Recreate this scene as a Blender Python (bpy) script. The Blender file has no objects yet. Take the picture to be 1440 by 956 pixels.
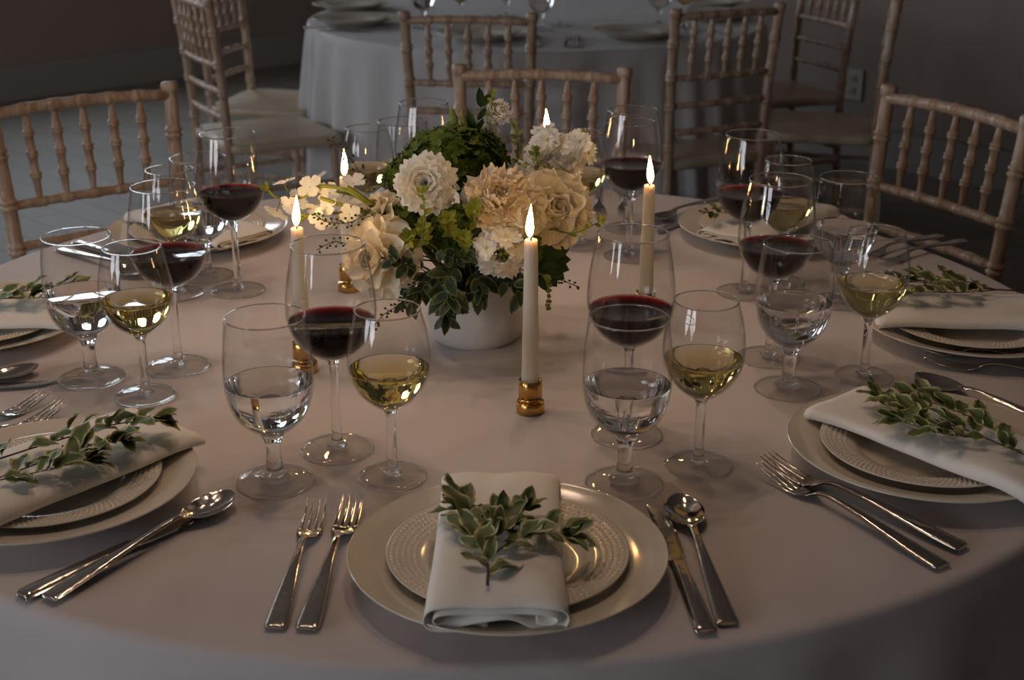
import bpy, bmesh, math, random
from math import sin, cos, pi, radians, sqrt, atan2, hypot, exp
from mathutils import Vector, Matrix, noise
random.seed(7)
S = bpy.context.scene
COL = S.collection
F = 1950.0; PITCH = radians(20.3); CZ = 1.42; TZ = 0.76

def at(px, py, Y):                       # point seen at a pixel, at a given distance Y into the room
    x = (px-720)/F; y = (478-py)/F; c, s = cos(PITCH), sin(PITCH)
    r = Vector((x, c+y*s, -s+y*c)); t = Y/r.y
    return Vector((r.x*t, Y, CZ+r.z*t))

# ------------------------------------------------------------------ materials
def newmat(name):
    m = bpy.data.materials.new(name); m.use_nodes = True
    nt = m.node_tree
    return m, nt, nt.nodes['Principled BSDF']
def N(nt, kind, **kw):
    n = nt.nodes.new(kind)
    for k, v in kw.items():
        if k in n.inputs: n.inputs[k].default_value = v
        else: setattr(n, k, v)
    return n
def L(nt, a, b): nt.links.new(a, b)
def ramp(nt, fac, stops):
    r = nt.nodes.new('ShaderNodeValToRGB')
    while len(r.color_ramp.elements) < len(stops): r.color_ramp.elements.new(0.5)
    for e, (p, c) in zip(r.color_ramp.elements, stops):
        e.position = p; e.color = (*c, 1)
    L(nt, fac, r.inputs[0]); return r
def bump(nt, h, bs, strength=.3, dist=.002):
    b = N(nt, 'ShaderNodeBump'); b.inputs['Strength'].default_value = strength; b.inputs['Distance'].default_value = dist
    L(nt, h, b.inputs['Height']); L(nt, b.outputs[0], bs.inputs['Normal']); return b
def simple(name, col, rough=.5, metal=0, spec=.5, sss=0, var=0, vscale=20, **kw):
    m, nt, b = newmat(name)
    b.inputs['Base Color'].default_value = (*col, 1); b.inputs['Roughness'].default_value = rough
    b.inputs['Metallic'].default_value = metal; b.inputs['Specular IOR Level'].default_value = spec
    if sss:
        b.inputs['Subsurface Weight'].default_value = sss
        b.inputs['Subsurface Radius'].default_value = (.02, .01, .005); b.inputs['Subsurface Scale'].default_value = .5
    if var:
        tc = N(nt, 'ShaderNodeTexCoord'); no = N(nt, 'ShaderNodeTexNoise', Scale=vscale, Detail=4.0)
        L(nt, tc.outputs['Object'], no.inputs['Vector'])
        r = ramp(nt, no.outputs[0], [(.3, tuple(c*(1-var) for c in col)), (.7, tuple(min(1, c*(1+var)) for c in col))])
        L(nt, r.outputs[0], b.inputs['Base Color'])
    return m
M = {}
# table linen
def linen(name, col, rough=.62):
    m, nt, b = newmat(name)
    b.inputs['Base Color'].default_value = (*col, 1); b.inputs['Roughness'].default_value = rough
    b.inputs['Specular IOR Level'].default_value = .35
    b.inputs['Sheen Weight'].default_value = .15
    tc = N(nt, 'ShaderNodeTexCoord')
    w1 = N(nt, 'ShaderNodeTexWave', Scale=260.0, Distortion=.6); w1.bands_direction = 'X'
    w2 = N(nt, 'ShaderNodeTexWave', Scale=260.0, Distortion=.6); w2.bands_direction = 'Y'
    no = N(nt, 'ShaderNodeTexNoise', Scale=3.5, Detail=3.0)
    for q in (w1, w2, no): L(nt, tc.outputs['Object'], q.inputs['Vector'])
    a = N(nt, 'ShaderNodeMath', operation='ADD'); L(nt, w1.outputs['Fac'], a.inputs[0]); L(nt, w2.outputs['Fac'], a.inputs[1])
    b1 = bump(nt, a.outputs[0], b, .08, .0006)
    b2 = N(nt, 'ShaderNodeBump'); b2.inputs['Strength'].default_value = .35; b2.inputs['Distance'].default_value = .025
    L(nt, no.outputs[0], b2.inputs['Height']); L(nt, b1.outputs[0], b2.inputs['Normal']); L(nt, b2.outputs[0], b.inputs['Normal'])
    return m
M['cloth'] = linen('tablecloth linen', (.62, .56, .55))
M['cloth2'] = linen('far tablecloth linen', (.58, .56, .56))
M['napkin'] = linen('napkin linen', (.86, .82, .76), .75)
M['china'] = simple('ivory china', (.70, .64, .54), .13, spec=.6)
M['bowl'] = simple('white glazed ceramic', (.72, .70, .66), .12, spec=.6)
M['steel'] = simple('polished steel', (.66, .60, .54), .11, metal=1, var=.06, vscale=30)
_nt = M['steel'].node_tree; _no = N(_nt, 'ShaderNodeTexNoise', Scale=90.0, Detail=1.0); L(_nt, N(_nt, 'ShaderNodeTexCoord').outputs['Object'], _no.inputs['Vector'])
bump(_nt, _no.outputs[0], _nt.nodes['Principled BSDF'], .25, .0012)
M['brass'] = simple('brushed brass', (.62, .36, .11), .22, metal=1, var=.15, vscale=60)
def wax():
    m, nt, b = newmat('ivory wax'); b.inputs['Base Color'].default_value = (.94, .88, .78, 1); b.inputs['Roughness'].default_value = .4
    b.inputs['Subsurface Weight'].default_value = .9; b.inputs['Subsurface Radius'].default_value = (.03, .02, .012); b.inputs['Subsurface Scale'].default_value = .6
    out = nt.nodes['Material Output']; tr = N(nt, 'ShaderNodeBsdfTranslucent'); tr.inputs[0].default_value = (.96, .88, .76, 1); mx = N(nt, 'ShaderNodeMixShader'); mx.inputs[0].default_value = .3
    L(nt, b.outputs[0], mx.inputs[1]); L(nt, tr.outputs[0], mx.inputs[2]); L(nt, mx.outputs[0], out.inputs['Surface']); return m
M['wax'] = wax()
M['wick'] = simple('burnt wick', (.02, .015, .012), .9)
def wood():
    m, nt, b = newmat('limewashed wood')
    tc = N(nt, 'ShaderNodeTexCoord'); mp = N(nt, 'ShaderNodeMapping'); mp.inputs['Scale'].default_value = (30, 30, 4)
    no = N(nt, 'ShaderNodeTexNoise', Scale=3.0, Detail=6.0, Roughness=.65)
    L(nt, tc.outputs['Object'], mp.inputs[0]); L(nt, mp.outputs[0], no.inputs['Vector'])
    r = ramp(nt, no.outputs[0], [(.3, (.33, .19, .11)), (.5, (.46, .31, .21)), (.70, (.60, .50, .41))])
    L(nt, r.outputs[0], b.inputs['Base Color']); b.inputs['Roughness'].default_value = .42
    bump(nt, no.outputs[0], b, .15, .002); return m
M['wood'] = wood()
M['seat'] = simple('pale seat wood', (.58, .47, .34), .38, var=.10, vscale=9)
def floor_mat():
    m, nt, b = newmat('worn plank floor')
    tc = N(nt, 'ShaderNodeTexCoord'); mp = N(nt, 'ShaderNodeMapping'); mp.inputs['Rotation'].default_value = (0, 0, radians(43))
    br = N(nt, 'ShaderNodeTexBrick', Scale=1.0); br.inputs['Mortar Size'].default_value = .004
    br.inputs['Brick Width'].default_value = 1.4; br.inputs['Row Height'].default_value = .14
    br.inputs['Color1'].default_value = (.21, .185, .16, 1); br.inputs['Color2'].default_value = (.235, .205, .178, 1); br.inputs['Mortar'].default_value = (.13, .11, .095, 1)
    L(nt, tc.outputs['Object'], mp.inputs[0]); L(nt, mp.outputs[0], br.inputs['Vector'])
    no = N(nt, 'ShaderNodeTexNoise', Scale=1.3, Detail=5.0); L(nt, tc.outputs['Object'], no.inputs['Vector'])
    mx = N(nt, 'ShaderNodeMix', data_type='RGBA', blend_type='MULTIPLY'); mx.inputs[0].default_value = .6
    r = ramp(nt, no.outputs[0], [(.3, (.6, .6, .6)), (.7, (1, 1, 1))])
    L(nt, br.outputs['Color'], mx.inputs[6]); L(nt, r.outputs[0], mx.inputs[7]); L(nt, mx.outputs[2], b.inputs['Base Color'])
    b.inputs['Roughness'].default_value = .6; return m
M['floor'] = floor_mat()
M['wall'] = simple('taupe plaster', (.29, .23, .20), .8, var=.08, vscale=3)
M['ceiling'] = simple('ceiling paint', (.35, .30, .26), .9)
M['trim'] = simple('painted trim', (.30, .27, .25), .5)
M['outlet'] = simple('white plastic', (.42, .38, .35), .4)
M['slot'] = simple('dark slots', (.03, .03, .03), .6)
# thin glass: clear sheet with fresnel reflection
def thin():
    m, nt, b = newmat('clear thin glass'); nt.nodes.remove(b); out = nt.nodes['Material Output']
    t = N(nt, 'ShaderNodeBsdfTransparent'); g = N(nt, 'ShaderNodeBsdfGlossy'); g.inputs['Roughness'].default_value = .015
    mx = N(nt, 'ShaderNodeMixShader'); lw = N(nt, 'ShaderNodeLayerWeight', Blend=.5)
    pw = N(nt, 'ShaderNodeMath', operation='POWER'); pw.inputs[1].default_value = 5.0; L(nt, lw.outputs['Facing'], pw.inputs[0])
    fr = N(nt, 'ShaderNodeMath', operation='MULTIPLY_ADD'); fr.inputs[1].default_value = .70; fr.inputs[2].default_value = .035; L(nt, pw.outputs[0], fr.inputs[0])
    r = ramp(nt, lw.outputs['Facing'], [(0, (.99, .99, .99)), (.8, (.98, .98, .978)), (1, (.58, .60, .60))])
    L(nt, r.outputs[0], t.inputs[0]); L(nt, fr.outputs[0], mx.inputs[0]); L(nt, t.outputs[0], mx.inputs[1]); L(nt, g.outputs[0], mx.inputs[2])
    L(nt, mx.outputs[0], out.inputs['Surface']); return m
M['thin'] = thin()
def liquid(name, ior, dens=0, col=None, tint=(1, 1, 1)):
    m, nt, b = newmat(name); nt.nodes.remove(b); out = nt.nodes['Material Output']
    g = N(nt, 'ShaderNodeBsdfGlass', IOR=ior); g.inputs['Roughness'].default_value = 0; g.inputs['Color'].default_value = (*tint, 1)
    L(nt, g.outputs[0], out.inputs['Surface'])
    if dens:
        v = N(nt, 'ShaderNodeVolumeAbsorption', Density=dens); v.inputs['Color'].default_value = (*col, 1)
        L(nt, v.outputs[0], out.inputs['Volume'])
    return m
M['glass'] = liquid('solid glass', 1.47)
M['water'] = liquid('water', 1.33)
M['red'] = liquid('red wine', 1.22, 420, (.73, .05, .06))
M['white'] = liquid('white wine', 1.34, 22, (.90, .78, .12))
def flame_mat():
    m, nt, b = newmat('candle flame'); nt.nodes.remove(b); out = nt.nodes['Material Output']
    tc = N(nt, 'ShaderNodeTexCoord'); sp = N(nt, 'ShaderNodeSeparateXYZ'); L(nt, tc.outputs['Generated'], sp.inputs[0])
    r = ramp(nt, sp.outputs['Z'], [(0, (.25, .12, .10)), (.16, (.75, .26, .05)), (.34, (1, .66, .26)), (.68, (1, .70, .30)), (1, (1, .34, .05))])
    e = N(nt, 'ShaderNodeEmission', Strength=110.0); L(nt, r.outputs[0], e.inputs[0]); L(nt, e.outputs[0], out.inputs['Surface']); return m
M['flame'] = flame_mat()
def petal(name, c0, c1, sss=.25):
    m, nt, b = newmat(name)
    tc = N(nt, 'ShaderNodeTexCoord'); no = N(nt, 'ShaderNodeTexNoise', Scale=60.0, Detail=4.0)
    L(nt, tc.outputs['Object'], no.inputs['Vector'])
    r = ramp(nt, no.outputs[0], [(.3, c0), (.65, c1)]); L(nt, r.outputs[0], b.inputs['Base Color'])
    b.inputs['Roughness'].default_value = .6; b.inputs['Specular IOR Level'].default_value = .25
    # thin petal lets light through
    out = nt.nodes['Material Output']; tr = N(nt, 'ShaderNodeBsdfTranslucent'); mx = N(nt, 'ShaderNodeMixShader'); mx.inputs[0].default_value = sss
    L(nt, r.outputs[0], tr.inputs[0]); L(nt, b.outputs[0], mx.inputs[1]); L(nt, tr.outputs[0], mx.inputs[2]); L(nt, mx.outputs[0], out.inputs['Surface'])
    return m
M['white_petal'] = petal('white petal', (.94, .90, .82), (.98, .96, .90), .42)
M['cream_petal'] = petal('cream petal', (.93, .78, .56), (.97, .88, .72))
M['rose_petal'] = petal('rose petal', (.93, .83, .63), (.97, .91, .77))
M['stamen'] = simple('yellow green centre', (.50, .48, .10), .6)
M['stem'] = simple('green stem', (.16, .22, .05), .5)
M['twig'] = simple('dark twig', (.045, .022, .018), .5)
M['bud'] = petal('green bud', (.16, .22, .045), (.30, .34, .09), .2)
M['moss'] = petal('dark green floret', (.045, .085, .008), (.13, .175, .02), .2)
M['lime'] = petal('lime leaf', (.20, .24, .03), (.38, .38, .06), .3)
M['darkleaf'] = petal('dark leaf', (.02, .045, .012), (.045, .085, .02), .12)
M['foam'] = simple('floral foam', (.02, .04, .015), .9)
def varleaf(name, mid, edge):            # leaf with a pale margin; UV v = distance from the midrib
    m, nt, b = newmat(name)
    uv = N(nt, 'ShaderNodeUVMap'); sp = N(nt, 'ShaderNodeSeparateXYZ'); L(nt, uv.outputs[0], sp.inputs[0])
    no = N(nt, 'ShaderNodeTexNoise', Scale=180.0, Detail=3.0); tc = N(nt, 'ShaderNodeTexCoord'); L(nt, tc.outputs['Object'], no.inputs['Vector'])
    ad = N(nt, 'ShaderNodeMath', operation='MULTIPLY_ADD'); ad.inputs[1].default_value = .5; L(nt, no.outputs[0], ad.inputs[0]); L(nt, sp.outputs['Y'], ad.inputs[2])
    r = ramp(nt, ad.outputs[0], [(.30, tuple(c*.75 for c in mid)), (.98, mid), (1.0, edge)])
    L(nt, r.outputs[0], b.inputs['Base Color']); b.inputs['Roughness'].default_value = .52; return m
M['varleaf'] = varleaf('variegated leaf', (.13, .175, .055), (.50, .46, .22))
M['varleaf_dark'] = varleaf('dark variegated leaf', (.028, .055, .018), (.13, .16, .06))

# ------------------------------------------------------------------ mesh helpers
class MB:
    def __init__(s): s.v = []; s.f = []; s.uv = {}
    def add(s, vs, fs, uvs=None):
        o = len(s.v); s.v += [tuple(v) for v in vs]; s.f += [tuple(i+o for i in f) for f in fs]
        if uvs:
            for i, u in enumerate(uvs): s.uv[o+i] = u
    def build(s, name, mat, parent=None, smooth=True, sub=0, loc=None):
        me = bpy.data.meshes.new(name); me.from_pydata(s.v, [], s.f); me.validate(); me.update()
        if s.uv:
            ul = me.uv_layers.new(name='UVMap')
            for lo in me.loops: ul.data[lo.index].uv = s.uv.get(lo.vertex_index, (0, 0))
        if smooth: me.shade_smooth()
        bm = bmesh.new(); bm.from_mesh(me); bmesh.ops.recalc_face_normals(bm, faces=bm.faces); bm.to_mesh(me); bm.free()
        return link(name, me, mat, parent, sub, loc)
def link(name, me, mat, parent=None, sub=0, loc=None):
    o = bpy.data.objects.new(name, me); COL.objects.link(o)
    if mat and not me.materials: me.materials.append(mat)
    if parent: o.parent = parent
    if loc is not None: o.location = loc
    if sub:
        md = o.modifiers.new('sub', 'SUBSURF'); md.levels = sub; md.render_levels = sub
    return o
def tag(o, label=None, cat=None, group=None, kind=None):
    if label: o['label'] = label
    if cat: o['category'] = cat
    if group: o['group'] = group
    if kind: o['kind'] = kind
    return o
def empty(name, loc=(0, 0, 0), rz=0):
    o = bpy.data.objects.new(name, None); COL.objects.link(o); o.location = loc; o.rotation_euler = (0, 0, rz)
    o.empty_display_size = .05; return o
def copy_tree(o, parent=None):
    kids = list(o.children)
    c = o.copy(); COL.objects.link(c); c.parent = parent
    for ch in kids: copy_tree(ch, c)
    return c
def crom(pts, n=6, closed=False):        # Catmull-Rom through points of any dimension
    P = [tuple(p) for p in pts]; out = []
    m = len(P)
    for i in range(m if closed else m-1):
        if closed: a, b, c, d = P[i-1], P[i], P[(i+1) % m], P[(i+2) % m]
        else: a, b, c, d = P[max(i-1, 0)], P[i], P[i+1], P[min(i+2, m-1)]
        for k in range(n):
            t = k/n; t2 = t*t; t3 = t2*t
            out.append(tuple(.5*(2*q+(r-p)*t+(2*p-5*q+4*r-s_)*t2+(3*q-p-3*r+s_)*t3) for p, q, r, s_ in zip(a, b, c, d)))
    if not closed: out.append(P[-1])
    return out
def lathe(mb, prof, seg=48, c=(0, 0, 0), cap=True):
    vs = []; fs = []; n = len(prof)
    for r, z in prof:
        for k in range(seg):
            a = 2*pi*k/seg; vs.append((c[0]+r*cos(a), c[1]+r*sin(a), c[2]+z))
    for i in range(n-1):
        for k in range(seg):
            k2 = (k+1) % seg; fs.append((i*seg+k, i*seg+k2, (i+1)*seg+k2, (i+1)*seg+k))
    if cap:
        if prof[0][0] > 1e-6: fs.append(tuple(reversed(range(seg))))
        if prof[-1][0] > 1e-6: fs.append(tuple((n-1)*seg+k for k in range(seg)))
    mb.add(vs, fs)
def tube(mb, pts, rad, seg=8, caps=True, up=(0, 0, 1)):
    P = [Vector(p) for p in pts]; n = len(P); vs = []; fs = []
    R = rad if isinstance(rad, (list, tuple)) else [rad]*n
    prev = None
    for i, p in enumerate(P):
        t = (P[min(i+1, n-1)]-P[max(i-1, 0)])
        t = t.normalized() if t.length > 1e-9 else Vector((0, 0, 1))
        if prev is None:
            u = Vector(up) if abs(t.dot(Vector(up))) < .95 else Vector((1, 0, 0))
        else: u = prev
        x = (u-t*u.dot(t)).normalized(); y = t.cross(x); prev = x
        for k in range(seg):
            a = 2*pi*k/seg; vs.append(p+(x*cos(a)+y*sin(a))*R[i])
    for i in range(n-1):
        for k in range(seg):
            k2 = (k+1) % seg; fs.append((i*seg+k, i*seg+k2, (i+1)*seg+k2, (i+1)*seg+k))
    if caps: fs.append(tuple(reversed(range(seg)))); fs.append(tuple((n-1)*seg+k for k in range(seg)))
    mb.add(vs, fs)
def box(mb, c, s, rot=0):
    vs = []
    for dx in (-1, 1):
        for dy in (-1, 1):
            for dz in (-1, 1):
                x, y = dx*s[0]/2, dy*s[1]/2
                vs.append((c[0]+x*cos(rot)-y*sin(rot), c[1]+x*sin(rot)+y*cos(rot), c[2]+dz*s[2]/2))
    mb.add(vs, [(0, 1, 3, 2), (4, 6, 7, 5), (0, 4, 5, 1), (2, 3, 7, 6), (0, 2, 6, 4), (1, 5, 7, 3)])
def frame(d, up=(0, 0, 1)):              # matrix whose local z points along d
    z = Vector(d).normalized(); u = Vector(up)
    if abs(z.dot(u)) > .97: u = Vector((0, 1, 0))
    x = u.cross(z).normalized(); y = z.cross(x)
    return Matrix((x, y, z)).transposed().to_4x4()

# ------------------------------------------------------------------ the room
CN = Vector((-1.2, 9.15, 0)); DR = Vector((.682, -.7314, 0)); DL = Vector((-.7314, -.682, 0))
LR, LL, HC = 11.5, 11.0, 3.0
def P2(a, b, z=0): return CN+DR*a+DL*b+Vector((0, 0, z))   # a along the right wall, b along the window wall
def slab(name, a0, a1, b0, b1, z0, z1, mat, parent=None):
    mb = MB(); vs = [P2(a, b, z) for a in (a0, a1) for b in (b0, b1) for z in (z0, z1)]
    mb.add(vs, [(0, 1, 3, 2), (4, 6, 7, 5), (0, 4, 5, 1), (2, 3, 7, 6), (0, 2, 6, 4), (1, 5, 7, 3)])
    o = mb.build(name, mat, parent, smooth=False)
    if not parent: o['kind'] = 'structure'
    return o
slab('floor', -.15, LR+.15, -.15, LL+.15, -.1, 0, M['floor'])
slab('ceiling', -.15, LR+.15, -.15, LL+.15, HC, HC+.1, M['ceiling'])
slab('wall_right', -.15, LR+.15, -.15, 0, 0, HC, M['wall'])
slab('wall_rear', LR, LR+.15, 0, LL, 0, HC, M['wall'])
slab('wall_front', 0, LR, LL, LL+.15, 0, HC, M['wall'])
# window wall: one mesh with openings
WIN = [(1.3, 2.5), (3.3, 4.5), (5.3, 6.5)]; WZ0, WZ1 = 1.0, 2.6
mb = MB()
def wbox(b0, b1, z0, z1):
    vs = [P2(a, b, z) for a in (-.15, 0) for b in (b0, b1) for z in (z0, z1)]
    mb.add(vs, [(0, 1, 3, 2), (4, 6, 7, 5), (0, 4, 5, 1), (2, 3, 7, 6), (0, 2, 6, 4), (1, 5, 7, 3)])
wbox(0, LL, 0, WZ0); wbox(0, LL, WZ1, HC)
e = [0]+[x for w in WIN for x in w]+[LL]
for i in range(0, len(e), 2): wbox(e[i], e[i+1], WZ0, WZ1)
mb.build('wall_left', M['wall'], smooth=False)['kind'] = 'structure'
for i, (b0, b1) in enumerate(WIN):
    w = empty('window_%d' % (i+1), P2(-.07, (b0+b1)/2, WZ0)); w['kind'] = 'structure'
    mb = MB()
    def bar(c0, c1, z0, z1):
        vs = [P2(a, b, z)-w.location for a in (-.03, .03) for b in (c0, c1) for z in (z0, z1)]
        mb.add(vs, [(0, 1, 3, 2), (4, 6, 7, 5), (0, 4, 5, 1), (2, 3, 7, 6), (0, 2, 6, 4), (1, 5, 7, 3)])
    bar(b0, b0+.05, WZ0, WZ1); bar(b1-.05, b1, WZ0, WZ1); bar(b0, b1, WZ0, WZ0+.05); bar(b0, b1, WZ1-.05, WZ1)
    for t in (1/3, 2/3): x = b0+(b1-b0)*t; bar(x-.015, x+.015, WZ0, WZ1)
    for t in (.25, .5, .75): z = WZ0+(WZ1-WZ0)*t; bar(b0, b1, z-.015, z+.015)
    mb.build('window_frame', M['trim'], w, smooth=False)['kind'] = 'structure'
    ld = bpy.data.lights.new('daylight', 'AREA'); ld.shape = 'RECTANGLE'; ld.size = b1-b0; ld.size_y = WZ1-WZ0
    ld.energy = 44; ld.color = (.80, .90, 1.0)
    lo = bpy.data.objects.new('daylight', ld); COL.objects.link(lo)
    lo.location = P2(-.13, (b0+b1)/2, (WZ0+WZ1)/2)
    lo.rotation_euler = DR.to_track_quat('-Z', 'Z').to_euler()
for i, (a0, a1) in enumerate([(3.6, 5.0), (6.0, 7.4)]):       # two more windows in the wall behind the viewer's left shoulder
    w = empty('window_%d' % (i+4), P2((a0+a1)/2, LL-.02, 1.0)); w['kind'] = 'structure'; mb = MB()
    def bar2(c0, c1, z0, z1):
        vs = [P2(a, b, z)-w.location for b in (LL-.06, LL-.001) for a in (c0, c1) for z in (z0, z1)]
        mb.add(vs, [(0, 1, 3, 2), (4, 6, 7, 5), (0, 4, 5, 1), (2, 3, 7, 6), (0, 2, 6, 4), (1, 5, 7, 3)])
    bar2(a0, a0+.05, 1.0, 2.6); bar2(a1-.05, a1, 1.0, 2.6); bar2(a0, a1, 1.0, 1.05); bar2(a0, a1, 2.55, 2.6)
    for t in (1/3, 2/3): x = a0+(a1-a0)*t; bar2(x-.015, x+.015, 1.0, 2.6)
    for t in (.25, .5, .75): z = 1.0+1.6*t; bar2(a0, a1, z-.015, z+.015)
    mb.build('window_frame', M['trim'], w, smooth=False)['kind'] = 'structure'
    ld = bpy.data.lights.new('daylight', 'AREA'); ld.shape = 'RECTANGLE'; ld.size = a1-a0; ld.size_y = 1.6; ld.energy = 56; ld.color = (.90, .93, 1.0)
    lo = bpy.data.objects.new('daylight', ld); COL.objects.link(lo); lo.location = P2((a0+a1)/2, LL-.065, 1.8); lo.rotation_euler = (-DL).to_track_quat('-Z', 'Z').to_euler()
slab('baseboard_right', 0, LR, 0, .018, 0, .17, M['trim'])
slab('baseboard_left', 0, .018, .018, LL, 0, .19, M['trim'])
o = slab('baseboard_cap', 0, LR, .0, .026, .17, .18, M['trim']); o.name = 'trim_1'
# wall outlet
e_ = empty('wall_outlet', P2(4.0, .001, .34)); tag(e_, 'pale duplex power outlet low on the plain wall behind the right-hand chairs', 'outlet')
mb = MB(); ang = atan2(DR.y, DR.x)
box(mb, (0, 0, 0), (.105, .014, .135), ang); mb.build('cover_plate', M['outlet'], e_, smooth=False)
for dz in (-.028, .028):
    mb = MB(); c = DL*.008; box(mb, (c.x, c.y, dz), (.034, .006, .03), ang)
    s = mb.build('socket', M['outlet'], e_, smooth=False)
    mb = MB()
    for dx in (-.007, .007):
        c = DL*.0115+DR*dx; box(mb, (c.x, c.y, dz), (.003, .002, .011), ang)
    mb.build('slots', M['slot'], s, smooth=False)

# ------------------------------------------------------------------ tablecloths
def tablecloth(name, cx, cy, R, mat, seed, amp=.035, folds=26):
    rnd = random.Random(seed); seg = 288
    ph = [rnd.uniform(0, 2*pi) for _ in range(6)]
    def fold(a, t):                     # t: 0 at the edge .. 1 at the hem
        w = .55*sin(folds*a+ph[0]+1.6*sin(3*a+ph[1])+.9*sin(7*a+ph[2]))+.3*sin((folds*.6//1)*a+ph[3]+sin(5*a+ph[4]))
        return amp*(t**.8)*w
    prof = []
    for i in range(14): prof.append((R*(.02+.965*i/13), 0, 0))
    r0 = .011
    for i in range(1, 6):
        a = pi/2*i/5; prof.append((R-r0+r0*sin(a), -(r0-r0*cos(a)), 0.02*i/5))
    zz = [-.02, -.035, -.06, -.09, -.13, -.18, -.24, -.31, -.39, -.48, -.57, -.66, -.745]
    for z in zz: prof.append((R+.002+.035*(-z), z, -z/.745))
    vs = [(0, 0, 0)]; fs = []
    for i, (r, z, t) in enumerate(prof):
        for k in range(seg):
            a = 2*pi*k/seg; rr = r
            if t > 0: rr += fold(a, t)*(1 if t > .03 else .3)+amp*.35*t
            zz_ = z
            if i < 13:
                zz_ += .0006*noise.noise(Vector((r*cos(a)*4+seed, r*sin(a)*4, 0)))
            vs.append((rr*cos(a), rr*sin(a), zz_))
    for k in range(seg): fs.append((0, 1+k, 1+(k+1) % seg))
    for i in range(len(prof)-1):
        for k in range(seg):
            k2 = (k+1) % seg; fs.append((1+i*seg+k, 1+i*seg+k2, 1+(i+1)*seg+k2, 1+(i+1)*seg+k))
    mb = MB(); mb.add(vs, fs)
    return mb.build(name, mat, loc=(cx, cy, TZ))
T1 = (-.05, 1.83); T2 = (.09, 5.22)
tag(tablecloth('tablecloth', *T1, .838, M['cloth'], 3), 'white linen cloth on the round table set with candles and flowers', 'tablecloth')
tag(tablecloth('tablecloth', *T2, .84, M['cloth2'], 9, .065, 34), 'white floor-length cloth on the far round table among the empty chairs', 'tablecloth')

# ------------------------------------------------------------------ glassware
def closed_bowl(prof_out, th=.0011):
    inn = []
    n = len(prof_out)
    for i, (r, z) in enumerate(prof_out):
        a = prof_out[max(i-1, 0)]; b = prof_out[min(i+1, n-1)]
        tx, tz = b[0]-a[0], b[1]-a[1]; l = hypot(tx, tz)
        inn.append((max(r-th*tz/l, 0), z+th*tx/l))
    return inn
def make_glass(name, bowl, foot_r, stem, zs, liq, liq_name):
    """bowl: outer profile from the stem top to the rim; stem: (r,z) profile; zs: liquid surface height"""
    root = empty(name)
    zt = lambda z: z*(1.155-.217*z) if z > .012 else z
    bowl = [(a, zt(b)) for a, b in bowl]; stem = [(a, zt(b)) for a, b in stem]; zs = zt(zs)
    out = crom(bowl, 6); inn = closed_bowl(out)
    mb = MB(); rim = [(out[-1][0]-.0002, out[-1][1]+.0005), (inn[-1][0]+.0002, out[-1][1]+.0005)]
    i0 = 3
    inn2 = [p for p in inn if p[1] > out[0][1]+.002]
    lathe(mb, out+rim+[p for p in reversed(inn2) if p[1] > zs-.001], 56, cap=False)
    mb.build('bowl', M['thin'], root)
    mb = MB(); rc = ((out[-1][0]+inn[-1][0])/2, out[-1][1]+.0006)
    lathe(mb, [(rc[0]+.00095*cos(q*pi/4), rc[1]+.00095*sin(q*pi/4)) for q in range(9)], 56, cap=False); mb.build('rim', M['glass'], root)
    mb = MB(); sp = crom(stem, 5)
    lathe(mb, [(0, sp[0][1])]+sp+[(0, sp[-1][1])], 40, cap=False)
    mb.build('stem', M['glass'], root)
    mb = MB(); zc = stem[0][1]
    lathe(mb, [(0, .0006), (foot_r*.6, .0004), (foot_r-.0015, .0003), (foot_r, .0012), (foot_r-.001, .0022), (foot_r*.75, .0032), (foot_r*.45, .0052), (stem[0][0]*1.02, zc), (0, zc)], 56, cap=False)
    ft = mb.build('foot', M['thin'], root)
    mb = MB(); lathe(mb, [(foot_r-.0011+.0012*cos(q*pi/4), .0012+.0011*sin(q*pi/4)) for q in range(9)], 56, cap=False); mb.build('foot_edge', M['glass'], ft)
    lp = [p for p in inn2 if p[1] < zs-.0005]; eps = .0004
    # radius at the surface
    rs = None
    for a, b in zip(inn2, inn2[1:]):
        if a[1] <= zs <= b[1]: rs = a[0]+(b[0]-a[0])*(zs-a[1])/(b[1]-a[1]+1e-9)
    if zs > 0 and rs:
        eps = .00015; pr = [(0, lp[0][1]+eps)]+[(max(r-eps, .0002), z+eps*.5) for r, z in lp]+[(rs-eps, zs-.0006), (rs-eps*.9, zs+.0003), (rs-.0012, zs-.0002), (0, zs-.0003)]
        mb = MB(); lathe(mb, pr, 56, cap=False); mb.build(liq_name, M[liq], root)
    return root
GW = dict(bowl=[(.006, .047), (.011, .050), (.022, .056), (.034, .0655), (.042, .079), (.0462, .097), (.0467, .117), (.0455, .138), (.0435, .155), (.0418, .168)], foot_r=.042,
          stem=[(.017, .0058), (.0125, .0085), (.0095, .014), (.0082, .024), (.0078, .034), (.0090, .042), (.0125, .049), (.009, .0515)], zs=.102)
GH = dict(bowl=[(.004, .069), (.009, .071), (.019, .0765), (.031, .0865), (.0405, .101), (.0442, .117), (.0436, .133), (.0405, .150), (.0372, .162), (.0345, .171)], foot_r=.0376,
          stem=[(.011, .0058), (.0075, .0095), (.0058, .018), (.0053, .035), (.0053, .055), (.0060, .066), (.0085, .071), (.006, .073)], zs=.112)
GR = dict(bowl=[(.004, .096), (.009, .0975), (.021, .102), (.034, .111), (.0435, .124), (.0488, .140), (.0492, .157), (.0468, .178), (.0430, .199), (.0397, .217)], foot_r=.0415,
          stem=[(.0115, .0058), (.0075, .0095), (.0056, .02), (.0050, .045), (.0050, .075), (.0056, .091), (.0085, .098), (.006, .1)], zs=.138)
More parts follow.
